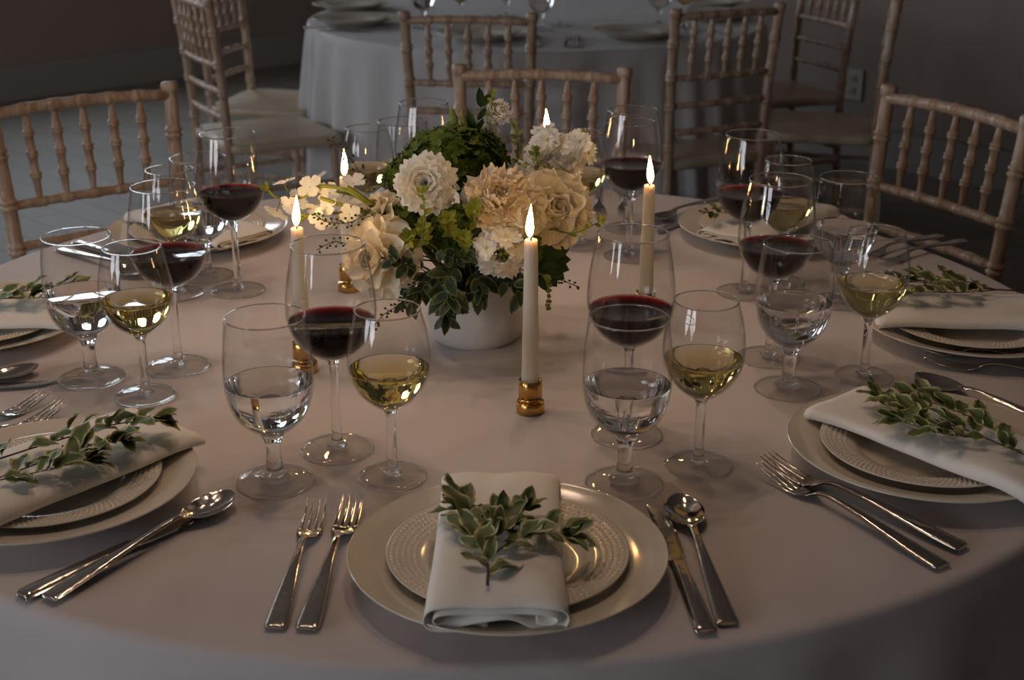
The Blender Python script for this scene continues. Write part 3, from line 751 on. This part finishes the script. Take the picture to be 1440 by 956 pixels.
def rose(p, R, d, seed, label, mat='rose_petal', tall=1.0, open_=1.0):
    root = flower_root('rose', p); rnd = random.Random(seed); mb = MB(); Mx = frame(d)
    rings = [(3, 1.45, -.1, .55, .30, .03), (4, 1.35, -.05, .72, .42, .07), (5, 1.22, -.05, .86, .55, .12), (5, 1.05, -.15, .95, .68, .18), (5, .85, -.45, 1.0, .80, .22), (6, .60, -.8, 1.05, .92, .26), (6, .30, -.9, 1.05, 1.0, .28)]
    for ring, (n, lf, cu, ln, w, r0) in enumerate(rings):
        for i in range(n):
            a = 2*pi*(i+.37*ring)/n+rnd.uniform(-.15, .15)
            petal_fan(mb, Mx, R*ln*tall*rnd.uniform(.95, 1.05), R*w*1.25, a, lf*(1 if ring < 3 else open_), cu*.9, .75, nu=8, nv=4, r0=R*r0*.8, ruff=R*.015, ph=rnd.uniform(0, 6), z0=-R*.12*ring*.5, roll=.15)
    finish(root, mb, mat, p); return tag(root, label, 'flower', 'cream roses in the centrepiece')
def floret(mb, c, d, R, rnd, n=4, ruff=.08):
    Mx = Matrix.Translation(c) @ frame(d)
    a0 = rnd.random()*6
    for i in range(n):
        petal_fan(mb, Mx, R*rnd.uniform(.9, 1.1), R*1.0, a0+2*pi*i/n, .35+rnd.uniform(-.2, .2), -.35, .15, nu=5, nv=3, r0=R*.05, ruff=R*ruff, ph=rnd.uniform(0, 6))
def stock(p, path, R, seed, label, nfl=9, dbl=True, spread=.02, mat='white_petal', buds=4, yg=True):
    """a spike of ruffled florets; path = local points of its axis (last = tip)"""
    root = flower_root('stock_flower', p); rnd = random.Random(seed); mp = MB(); mg = MB(); mc = MB()
    c = crom(path, 6); tube(mg, c, .0018, 6)
    n = len(c)
    for i in range(nfl):
        t = .15+.7*i/nfl; q = Vector(c[int(t*(n-1))]); T = (Vector(c[min(int(t*(n-1))+1, n-1)])-q).normalized()
        a = i*2.4; x = T.orthogonal().normalized(); y = T.cross(x); d = (x*cos(a)+y*sin(a)+T*.5+((CAM-p).normalized())*.4).normalized()
        b = q+d*spread; floret(mp, b, d, R, rnd, 5 if dbl else 4, .16 if dbl else .05)
        if dbl: floret(mp, b+d*.002, d, R*.62, rnd, 5, .2)
        tube(mg, [q, b], .0009, 5)
        if yg: lathe(mc, [(0, -.001), (.0018, 0), (.0012, .003), (0, .0036)], 8, c=tuple(b+d*.003), cap=False)
    for i in range(buds):
        q = Vector(c[-1]); T = (q-Vector(c[-4])).normalized(); a = i*2.1
        x = T.orthogonal().normalized(); y = T.cross(x); d = (T*1.0+(x*cos(a)+y*sin(a))*.6).normalized()
        tube(mg, [q, q+d*.005, q+d*.010, q+d*.013], [.001, .0028, .0024, .0004], 7)
    # join the spike to the bowl
    m2 = MB(); stem_to(m2, p+Vector(c[0]), .0017); mg.add([Vector(v)-p for v in m2.v], m2.f)
    mp.build('petals', M[mat], root); mg.build('stem', M['lime'], root)
    if mc.v: mc.build('centres', M['stamen'], root)
    return tag(root, label, 'flower', 'white stock flowers in the centrepiece')

mum(at(599, 258, 1.715), .042, facing(at(599, 258, 1.715), (-.12, 0, .05), .9), 1, 'round white chrysanthemum at the upper left of the flower bowl')
p = at(702, 282, 1.700); carnation(p, .047, facing(p, (.0, 0, .25)), 2, 'large cream ruffled carnation in the middle of the flower bowl')
p = at(780, 293, 1.745); rose(p, .043, facing(p, (.1, 0, .05), .85), 3, 'wide open cream rose right of the carnation', open_=.75)
p = at(742, 296, 1.722); rose(p, .027, facing(p, (.0, 0, -.1), .8), 33, 'half hidden cream rose between the carnation and the open rose', open_=.9)
p = at(531, 362, 1.690); rose(p, .041, facing(p, (-.35, 0, -.1), .8), 4, 'large cream rose hanging low at the left of the bowl', tall=1.1, open_=.75)
p = at(534, 296, 1.730); rose(p, .024, facing(p, (-.3, 0, .45), .6), 5, 'small cream rosebud above the large left rose', open_=1.3)
p = at(664, 275, 1.735); carnation(p, .017, facing(p), 6, 'small white bloom between the chrysanthemum and the carnation', 'white_petal')
p = at(700, 158, 1.850); carnation(p, .020, facing(p, (.25, 0, .2)), 7, 'white lisianthus bloom at the very top of the flowers', 'white_petal', 'lisianthus')
p = at(689, 184, 1.845); carnation(p, .014, facing(p, (0, 0, -.1)), 71, 'small white lisianthus bloom just under the topmost one', 'white_petal', 'lisianthus')
p = at(706, 362, 1.665); stock(p, [(-.005, .04, .0), (-.004, .02, .004), (-.002, 0, .006), (0, -.012, .010)], .019, 8, 'white ruffled stock with green centre just left of the nearest candle', 13, spread=.024)
p = at(770, 218, 1.860); stock(p, [(-.02, -.02, -.03), (-.01, 0, -.012), (.0, 0, .01), (.003, 0, .022)], .018, 9, 'white stock spike under the back right candle flame', 13, spread=.020, buds=2)
p = at(810, 218, 1.850); stock(p, [(-.045, -.02, -.03), (-.02, 0, -.015), (.0, 0, .005), (.01, 0, .024)], .017, 10, 'white stock spike at the far right of the flowers', 13, spread=.018, buds=2)
p = at(735, 250, 1.800); stock(p, [(.01, 0, -.03), (.0, 0, -.01), (.0, 0, .01)], .017, 12, 'white stock behind the cream carnation and open rose', 9, spread=.016, buds=2)
# loose stock spray reaching out to the left
p = at(440, 282, 1.760); stock(p, [(.09, .02, -.025), (.055, 0, .006), (.02, 0, .012), (-.01, -.01, .008), (-.045, 0, .004), (-.058, 0, .014)], .0165, 13, 'loose spray of white stock reaching out left towards the candles', 11, dbl=False, spread=.020, buds=6, yg=False)
p = at(452, 300, 1.730); stock(p, [(.07, .02, -.01), (.04, 0, .0), (.01, 0, .0), (-.02, 0, -.004)], .0145, 14, 'low spray of white stock hanging left beside the candle', 9, dbl=False, spread=.015, buds=2, yg=False)
# green hydrangea heads: dense small four-petalled florets on a dome
def hydrangea(p, R, seed, label, n=150, fl=.008, sq=(1, 1, .8), mat='moss'):
    root = flower_root('green_hydrangea', p); rnd = random.Random(seed); mb = MB()
    for i in range(n):
        z = 1-1.5*(i+.5)/n; r = sqrt(max(0, 1-z*z)); a = i*2.39996
        d = Vector((r*cos(a), r*sin(a), z)); q = Vector((d.x*R*sq[0], d.y*R*sq[1], d.z*R*sq[2]))*rnd.uniform(.86, 1.06)
        floret(mb, q, (d+Vector((rnd.uniform(-.4, .4), rnd.uniform(-.4, .4), rnd.uniform(-.2, .4)))), fl*rnd.uniform(.8, 1.25), rnd, 4, .12)
    mb.build('florets', M[mat], root)
    ms = MB(); lathe(ms, [(0, -R*.6), (R*.5, -R*.5), (R*.8*sq[0], -R*.1), (R*.7*sq[0], R*.4*sq[2]), (0, R*.8*sq[2])], 20, cap=False)
    q = MB(); stem_to(q, p); ms.add([Vector(v)-p for v in q.v], q.f)
    ms.build('stem', M['foam'], root); return tag(root, label, 'flower', 'green hydrangea heads')
hydrangea(at(640, 228, 1.830), .060, 1, 'large dark green hydrangea head crowning the flower bowl', 230, .0125, (1.12, .9, .72))
hydrangea(at(578, 250, 1.815), .032, 2, 'small green hydrangea head behind the white chrysanthemum', 80, .011)
hydrangea(at(570, 305, 1.760), .040, 3, 'dark green hydrangea head beside the small rosebud', 110, .0105)
hydrangea(at(650, 330, 1.745), .045, 4, 'green hydrangea head in the shadow under the carnation', 120, .0105)
hydrangea(at(735, 345, 1.755), .036, 5, 'green hydrangea head behind the nearest candle tip', 90, .008)
# leafy twigs: things of their own
def twig(name, pts, nl, ls, seed, label, mat='lime', stemm='stem', sr=.0011, w=.5, start=.1, grp=None, droop=.3, bend=0, tipleaves=3, rootit=True, out=.9, hang=0):
    P = [Vector(q) for q in pts]; p0 = P[0]; root = empty(name, p0); rnd = random.Random(seed); ms = MB(); ml = MB()
    c = [Vector(q) for q in crom([tuple(q-p0) for q in P], 6)]
    tube(ms, c, [sr*(1-.5*i/len(c)) for i in range(len(c))], 6)
    for i in range(nl+tipleaves):
        t = min(1, start+(1-start)*i/max(1, nl)); k = int(t*(len(c)-1)); q = c[k]; T = (c[min(k+1, len(c)-1)]-c[max(k-1, 0)]).normalized()
        x = T.orthogonal().normalized(); y = T.cross(x); a = i*2.4+rnd.uniform(-.3, .3)
        d = T*rnd.uniform(.4, .9)+(x*cos(a)+y*sin(a))*out+Vector((0, 0, -hang)); l = ls*rnd.uniform(.7, 1.15)
        upv = (CAM-p0).normalized()+Vector((rnd.uniform(-.6, .6), rnd.uniform(-.3, .3), rnd.uniform(-.2, .8)))
        leaf(ml, q, d, upv, l, l*w, curl=rnd.uniform(-.1, 1)*droop, fold=.25, wave=.05, seed=rnd.uniform(0, 6), nu=5, nv=2)
    if rootit:
        m2 = MB(); stem_to(m2, p0, sr); ms.add([Vector(v)-p0 for v in m2.v], m2.f)
    ms.build('stem', M[stemm], root); ml.build('leaves', M[mat], root)
    return tag(root, label, 'greenery', grp)
A = at
twig('green_sprig', [A(690, 205, 1.84), A(690, 170, 1.84), A(692, 132, 1.84)], 16, .010, 1, 'thin green budding sprig standing at the very top of the flowers', 'bud', w=.6)
twig('green_sprig', [A(728, 238, 1.84), A(728, 205, 1.84), A(724, 176, 1.84)], 13, .011, 2, 'upright green sprig right of the top blossom', 'bud', w=.5)
twig('green_sprig', [A(757, 262, 1.80), A(756, 235, 1.80), A(752, 212, 1.80)], 11, .011, 3, 'small green sprig in front of the back right stock', 'bud', w=.55)
twig('green_sprig', [A(594, 335, 1.655), A(597, 300, 1.650), A(594, 270, 1.655)], 10, .012, 4, 'green sprig rising in front of the white chrysanthemum', 'lime', w=.6)
twig('green_sprig', [A(668, 200, 1.845), A(670, 178, 1.845), A(676, 150, 1.845)], 3, .030, 5, 'pair of dark pointed leaves at the top beside the buds', 'darkleaf', w=.4, out=.35)
# lisianthus buds
for px, py, w_, lb in ((638, 166, .006, 'closed green flower bud at the top left of the flowers'), (653, 172, .0045, 'narrow green bud beside the dark top leaves')):
    p = A(px, py, 1.84); root = empty('flower_bud', p); ms = MB()
    tube(ms, [(.003, 0, -.016), (.001, 0, -.010), (0, 0, -.002), (-.002, 0, .008), (-.004, 0, .017)], [.0018, w_*.85, w_, w_*.7, .0006], 10); ms.build('petals', M['bud'], root)
    ms = MB(); q = MB(); stem_to(q, p+Vector((.003, 0, -.014)), .0013); ms.add([Vector(v)-p for v in q.v], q.f); ms.build('stem', M['stem'], root)
    tag(root, lb, 'flower bud')
# yellow-green bupleurum clusters
for i, (px, py, Y, lb) in enumerate(((596, 332, 1.668, 'yellow-green leafy cluster below the chrysanthemum'), (630, 320, 1.675, 'yellow-green cluster left under the cream carnation'), (652, 345, 1.665, 'yellow-green cluster in the middle front of the flowers'), (575, 345, 1.675, 'yellow-green cluster against the large left rose'), (668, 305, 1.68, 'yellow-green cluster tucked under the carnation'))):
    p = A(px, py, Y); twig('green_cluster', [p+Vector((0, .03, -.02)), p, p+Vector((.0, -.008, .012))], 11, .016, 50+i, lb, 'lime', w=.55, start=.3, tipleaves=6, out=1.1)
# pittosporum cascade over the bowl's front
for i, (a, b, c_, n, ls, lb) in enumerate((
    (A(640, 372, 1.69), A(628, 395, 1.665), A(632, 420, 1.655), 11, .036, 'dark leafy rosette hanging over the front of the white bowl'),
    (A(625, 380, 1.70), A(600, 400, 1.67), A(585, 412, 1.665), 9, .032, 'dark leaves over the left front rim of the bowl'),
    (A(632, 410, 1.665), A(628, 430, 1.655), A(627, 446, 1.655), 6, .026, 'lowest hanging leaf twig in front of the bowl'),
    (A(670, 380, 1.69), A(678, 400, 1.668), A(672, 414, 1.665), 8, .032, 'dark leaves over the middle right rim of the bowl'),
    (A(600, 390, 1.69), A(590, 415, 1.665), A(578, 425, 1.665), 6, .028, 'leaf twig at the left side of the bowl'),
    (A(700, 395, 1.69), A(722, 400, 1.675), A(730, 412, 1.67), 6, .030, 'dark leaves between the bowl and the nearest candle'))):
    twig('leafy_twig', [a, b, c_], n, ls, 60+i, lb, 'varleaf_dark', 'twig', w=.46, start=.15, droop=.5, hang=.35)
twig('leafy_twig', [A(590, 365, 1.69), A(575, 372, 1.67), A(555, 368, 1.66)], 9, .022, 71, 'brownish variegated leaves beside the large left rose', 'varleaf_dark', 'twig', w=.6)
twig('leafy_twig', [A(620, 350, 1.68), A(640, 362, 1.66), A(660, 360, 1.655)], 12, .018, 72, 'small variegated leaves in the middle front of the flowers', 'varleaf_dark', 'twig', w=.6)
twig('green_sprig', [A(775, 322, 1.73), A(805, 328, 1.71), A(830, 318, 1.70), A(846, 310, 1.70)], 9, .012, 73, 'thin leafy tendril reaching right above the front right red wine glass', 'lime', w=.6)
twig('fern_sprig', [A(760, 385, 1.70), A(772, 395, 1.69), A(771, 432, 1.69)], 26, .0055, 74, 'hanging fern-like sprig right of the nearest candle', 'bud', w=.9, sr=.0006, start=.3, hang=.2)
# the big lobed leaf at the right
p = A(755, 365, 1.74); root = empty('lobed_leaf', p); ml = MB()
for k in range(9):
    a = -1.9+k*.33; d = Vector((cos(a), -.25, sin(a)))
    leaf(ml, (0, 0, 0), d, (0, -1, .35), .046 if 1 < k < 8 else .034, .024, curl=.25, fold=.1, wave=.08, seed=k)
ml.build('blade', M['darkleaf'], root); ms = MB(); q = MB(); stem_to(q, p, .002); ms.add([Vector(v)-p for v in q.v], q.f); ms.build('stalk', M['stem'], root)
tag(root, 'big dark lobed leaf behind the nearest candle, right of the bowl', 'leaf')
# pepper-grass sprigs: thin stems with rows of tiny round seed heads
def pepper(pts, n, seed, label, sl=.009, rootit=False):
    P = [Vector(q) for q in pts]; p0 = P[0]; root = empty('seed_sprig', p0); rnd = random.Random(seed); ms = MB(); mh = MB()
    c = [Vector(q) for q in crom([tuple(q-p0) for q in P], 8)]; tube(ms, c, .0006, 5)
    if rootit: m2 = MB(); stem_to(m2, p0, .0008); ms.add([Vector(v)-p0 for v in m2.v], m2.f)
    for i in range(n):
        t = .12+.88*i/n; k = int(t*(len(c)-1)); q = c[k]; T = (c[min(k+1, len(c)-1)]-c[max(k-1, 0)]).normalized()
        x = T.orthogonal().normalized(); y = T.cross(x); a = i*2.4
        d = (x*cos(a)+y*sin(a)+T*.5).normalized(); e1 = q+d*sl*(1-.5*t)
        tube(ms, [q, e1], .00035, 4)
        lathe(mh, [(0, -.0016), (.0017, -.0008), (.0019, .0004), (.0010, .0014), (0, .0016)], 7, c=tuple(e1), cap=False)
    ms.build('stem', M['twig'], root); mh.build('seed_heads', M['darkleaf'], root); return tag(root, label, 'greenery', 'seed sprigs')
pepper([A(590, 385, 1.69), A(572, 420, 1.66), A(540, 442, 1.65), A(524, 462, 1.645)], 30, 1, 'thin sprig of tiny seed heads hanging left of the bowl', rootit=True)
pepper([A(575, 405, 1.68), A(568, 420, 1.655), A(560, 440, 1.65)], 14, 2, 'short seed sprig beside the longer one at the left of the bowl', rootit=True)
pepper([A(525, 290, 1.72), A(495, 312, 1.70), A(460, 312, 1.70), A(442, 300, 1.70)], 30, 3, 'dark seed sprig arching under the left white blossoms', rootit=True)
pepper([A(540, 262, 1.78), A(510, 245, 1.78), A(486, 215, 1.78), A(460, 194, 1.78)], 16, 4, 'thin wispy sprig left of the flowers above the small candle', .012, rootit=True)
pepper([A(765, 385, 1.71), A(785, 392, 1.70), A(815, 404, 1.70)], 16, 5, 'thin seed sprig pointing right beyond the nearest candle', .008, rootit=True)
pepper([A(495, 345, 1.70), A(470, 340, 1.70), A(445, 352, 1.70)], 14, 6, 'seed sprig seen through the left front red wine glass', rootit=True)
# green stalks of the left spray
for i, (pts, lb) in enumerate((([A(555, 318, 1.74), A(520, 290, 1.73), A(490, 268, 1.73), A(452, 262, 1.74), A(432, 272, 1.74)], 'pale green arching stalk carrying the left blossoms'), ([A(550, 325, 1.73), A(515, 300, 1.72), A(480, 288, 1.72), A(450, 278, 1.72)], 'lower green stalk of the left blossoms'), ([A(540, 300, 1.73), A(512, 278, 1.72), A(488, 262, 1.72)], 'short green stalk beside the small candle'))):
    root = empty('green_stalk', pts[0]); ms = MB(); c = [Vector(q)-pts[0] for q in crom([tuple(q) for q in pts], 6)]
    tube(ms, c, .0024, 8); m2 = MB(); stem_to(m2, pts[0], .0024); ms.add([Vector(v)-pts[0] for v in m2.v], m2.f); ms.build('stalk', M['lime'], root); tag(root, lb, 'stalk')

# ------------------------------------------------------------------ chairs
def bamboo(mb, a, b, r, nodes, seg=12, swell=.0, mid=None, ring=.003):
    """turned rod from a to b with raised double rings at the given fractions"""
    A_, B_ = Vector(a), Vector(b); ln = (B_-A_).length; st = []
    ts = sorted(set([0, 1]+[min(1, max(0, n+dx/ln)) for n in nodes for dx in (-.014, -.010, -.007, -.002, .002, .007, .010, .014)]+[i/8 for i in range(9)]))
    pts, rs = [], []
    for t in ts:
        rr = r*(1+swell*sin(pi*t))
        for n in nodes:
            dd = abs(t-n)*ln
            if dd < .0025: rr += ring*.55
            elif dd < .0085: rr += ring
            elif dd < .011: rr += ring*.6
        p = A_.lerp(B_, t) if mid is None else (A_*(1-t)*(1-t)+Vector(mid)*2*t*(1-t)+B_*t*t)
        pts.append(p); rs.append(rr)
    tube(mb, pts, rs, seg, up=(0, 1, 0) if abs((B_-A_).normalized().y) < .9 else (1, 0, 0))
def make_chair():
    """local: origin under the seat centre, the sitter faces +y"""
    root = empty('chiavari_chair'); W = M['wood']
    mb = MB(); n = 10; vs = []
    outl = crom([(-.188, -.18, 0), (0, -.19, 0), (.188, -.18, 0), (.205, 0, 0), (.205, .17, 0), (.17, .20, 0), (0, .205, 0), (-.17, .20, 0), (-.205, .17, 0), (-.205, 0, 0)], 5, True)
    m = len(outl)
    for s_, z in ((.965, .425), (1.0, .431), (1.0, .449), (.985, .456), (.93, .458)):
        for x, y, _ in outl: vs.append((x*s_, y*s_, z))
    fs = [(i*m+k, i*m+(k+1) % m, (i+1)*m+(k+1) % m, (i+1)*m+k) for i in range(4) for k in range(m)]+[tuple(reversed(range(m))), tuple(4*m+k for k in range(m))]
    mb.add(vs, fs); mb.build('seat', M['seat'], root)
    PTS = [(0, -.215, 0), (0, -.192, .20), (0, -.186, .44), (0, -.196, .66), (0, -.220, .90)]
    def wid(z): return 1-.20*min(max(0, .9-z), .42)
    def post(sx):
        x0 = sx*.186; mb = MB(); c = crom([(x0*wid(z), y, z) for _, y, z in PTS], 12); rs = []
        def atz(z):
            for (a, b) in zip(c0, c0[1:]):
                if a[2] <= z <= b[2]: t = (z-a[2])/(b[2]-a[2]+1e-9); return tuple(p+(q-p)*t for p, q in zip(a, b))
            return c0[-1]
        c0 = c; nodes = (.10, .30, .50, .625, .715, .815)
        zs = sorted([p[2] for p in c0 if all(abs(p[2]-nz) > .014 for nz in nodes) and p[2] < .895]+[nz+d for nz in nodes for d in (-.0105, -.0085, -.0035, -.0015, .0015, .0035, .0085, .0105)])
        c = [atz(z) for z in zs]
        rs = [.0145+(.0034 if any(.002 < abs(z-nz) < .0095 for nz in nodes) else 0) for z in zs]+[]
        c.append(atz(.8985)); rs.append(.0145)
        c += [(x0, -.2205, .900), (x0, -.222, .915), (x0, -.2225, .920)]; rs += [.0176, .0176, .0150]
        tube(mb, c, rs, 14, up=(0, 1, 0)); mb.build('back_post', W, root)
    post(-1); post(1)
    def backy(z):
        for (a, b) in zip(PTS, PTS[1:]):
            if a[2] <= z <= b[2]: return a[1]+(b[1]-a[1])*(z-a[2])/(b[2]-a[2])
        return PTS[-1][1]
    ZR = [.893, .712, .628, .545]
    for i, z in enumerate(ZR):
        mb = MB(); y = backy(z)+.002; nd = [(.5+.158*k) for k in (-2, -1, 0, 1, 2)] if i < 2 else [.2, .4, .6, .8]
        bamboo(mb, (-.186*wid(z), y, z), (.186*wid(z), y, z), .0118 if i == 0 else .0098, nd, mid=(0, y-.022, z+(.012 if i == 0 else 0)), ring=.0022)
        mb.build('back_rail', W, root)
    for k in range(-2, 3):
        mb = MB(); x = k*.0595; y1, y0 = backy(.893)-.011*(1-abs(k)/3.2), backy(.712)-.011*(1-abs(k)/3.2)
        A_, B_ = Vector((x*wid(.712), y0, .716)), Vector((x, y1, .895)); pts = []; rs = []
        for (t, r) in ((0, .0062), (.06, .0066), (.235, .0092), (.245, .0128), (.265, .0128), (.275, .0102), (.285, .0128), (.305, .0128), (.315, .0092), (.47, .0092), (.48, .0130), (.50, .0130), (.51, .0104), (.52, .0130), (.54, .0130), (.55, .0092), (.70, .0092), (.71, .0128), (.73, .0128), (.74, .0102), (.75, .0128), (.77, .0128), (.78, .0092), (.93, .0068), (1, .0062)):
            pts.append(A_.lerp(B_, t)); rs.append(r*.94)
        tube(mb, pts, rs, 12, up=(0, 1, 0)); mb.build('spindle', W, root)
    for sx in (-1, 1):
        mb = MB(); bamboo(mb, (sx*.185, .172, .43), (sx*.190, .185, 0), .0140, [.3, .6, .82]); mb.build('front_leg', W, root)
    for z in (.20, .30):
        for sx in (-1, 1):
            mb = MB(); bamboo(mb, (sx*.184, -.183, z), (sx*.188, .178, z), .0085, [.33, .66], ring=.002); mb.build('stretcher', W, root)
    for y, z in ((.18, .25), (-.184, .25)):
        mb = MB(); bamboo(mb, (-.186, y, z), (.186, y, z), .0085, [.25, .5, .75], ring=.002); mb.build('stretcher', W, root)
    return root
PC = make_chair(); first = True
def chair(bx, by, fx, fy, label, grp):
    """bx,by: the middle of the top rail; (fx,fy): the way the sitter faces"""
    global first
    o = PC if first else copy_tree(PC); first = False
    l = hypot(fx, fy); fx /= l; fy /= l
    o.location = (bx+fx*.221, by+fy*.221, 0); o.rotation_euler = (0, 0, atan2(fy, fx)-pi/2)
    tag(o, label, 'chair', grp)
g1, g2 = 'chairs at the candlelit table', 'chairs at the far table'
chair(.066, 3.118, -.12, -.99, 'limewashed wooden spindle-back chair directly behind the flowers', g1)
chair(-.868, 2.800, .59, -.80, 'limewashed wooden spindle-back chair by the left plates, its rail cut by the left edge', g1)
chair(.868, 2.708, -.883, -.47, 'pale limewashed spindle-back chair at the right edge of the candlelit table', g1)
chair(-.127, 4.073, .1, 1, 'wooden chair with its back to us in front of the far table', g2)
chair(.648, 4.226, -.43, .9, 'turned wooden chair right of the other in front of the far table', g2)
chair(-1.03, 4.55, .87, .49, 'wooden chair at the left of the far table, nearer one with its seat showing', g2)
chair(-1.10, 5.28, .95, -.25, 'wooden chair at the left of the far table, farther and partly hidden', g2)
chair(1.285, 4.72, -.97, .25, 'wooden chair right of the far table, seen edge-on with a broad seat', g2)
chair(1.235, 5.50, -.93, -.36, 'wooden chair right of the far table, farther one near the outlet', g2)

# ------------------------------------------------------------------ the far table's settings
for (x, y, lb) in ((-.56, 5.02, 'dinner plate at the left rim of the far table'), (-.62, 5.46, 'dinner plate behind the left one on the far table'), (-.10, 4.66, 'dinner plate seen through the far chair back'),
                   (.415, 4.70, 'dinner plate between the two far chairs that face away'), (.735, 5.17, 'dinner plate behind the turned far chair'), (.78, 5.55, 'dinner plate farthest right on the far table')):
    o = copy_tree(pd); o.location = (x, y, TZ+.0005); tag(o, lb, 'plate', 'plates on the far table')
    q = copy_tree(ps); q.location = (x, y, TZ+.0085); tag(q, 'small plate on the '+lb, 'plate', 'small plates on the far table')
FG = [('w', -.31, 4.93, 'goblet near the left plates of the far table'), ('r', -.28, 5.12, 'wine glass between the left plates of the far table'), ('h', -.18, 4.98, 'white wine glass above the far chair back'), ('w', .10, 4.87, 'goblet beside the right post of the far chair'),
      ('r', .17, 4.98, 'red wine glass behind the right post of the far chair'), ('h', .60, 4.92, 'white wine glass between the right plates of the far table'), ('w', .52, 5.0, 'goblet between the right plates of the far table'), ('w', -.02, 5.25, 'goblet at the middle of the far table')]
for i, (k, x, y, lb) in enumerate(FG): place_glass(k, x, y, lb, 'glasses on the far table', i)
for (pr_, x0, y0, x1, y1, lb) in ((PF, .17, 4.47, .19, 4.7, 'fork left of the middle plate on the far table'), (PF, .20, 4.46, .22, 4.7, 'second fork left of the middle plate on the far table'), (PS, .08, 4.47, .075, 4.7, 'spoon right of the plate behind the far chair'),
                                  (PK, -.72, 4.90, -.5, 4.82, 'knife at the left rim of the far table'), (PS, .62, 4.80, .60, 5.0, 'spoon behind the spindles of the turned far chair')):
    cutlery(pr_, x0, y0, x1, y1, lb, 'cutlery on the far table')

# ------------------------------------------------------------------ light and camera
def point(x, y, z, e, r, col):
    ld = bpy.data.lights.new('lamp bulb', 'SPOT'); ld.spot_size = radians(100); ld.spot_blend = .9; ld.energy = e; ld.shadow_soft_size = r; ld.color = col
    o = bpy.data.objects.new('lamp bulb', ld); COL.objects.link(o); o.location = (x, y, z)
for k in range(6):                       # chandelier bulbs above the candlelit table
    a = k*pi/3+.2; point(-.25+.38*cos(a), 1.95+.38*sin(a), 2.15, 4.6, .035, (1.0, .70, .50))
w = bpy.data.worlds.new('world'); S.world = w; w.use_nodes = True
w.node_tree.nodes['Background'].inputs[0].default_value = (.5, .6, .75, 1); w.node_tree.nodes['Background'].inputs[1].default_value = .3
cam = bpy.data.cameras.new('camera'); co = bpy.data.objects.new('camera', cam); COL.objects.link(co)
cam.sensor_width = 36; cam.lens = F/1440*36; co.location = (0, 0, CZ); co.rotation_euler = (pi/2-PITCH, 0, 0)
cam.dof.use_dof = True; cam.dof.focus_distance = 1.60; cam.dof.aperture_fstop = 8.0; cam.clip_start = .05
S.camera = co
S.view_settings.view_transform = 'Standard'; S.view_settings.look = 'None'; S.view_settings.gamma = 1; S.view_settings.use_curve_mapping = False
S.view_settings.exposure = 0
c = S.cycles
c.use_denoising = True; c.max_bounces = 14; c.diffuse_bounces = 4; c.glossy_bounces = 8; c.transmission_bounces = 14; c.transparent_max_bounces = 40
c.caustics_reflective = False; c.caustics_refractive = True; c.blur_glossy = .5; c.sample_clamp_indirect = 4
c.use_adaptive_sampling = True; c.adaptive_threshold = .015
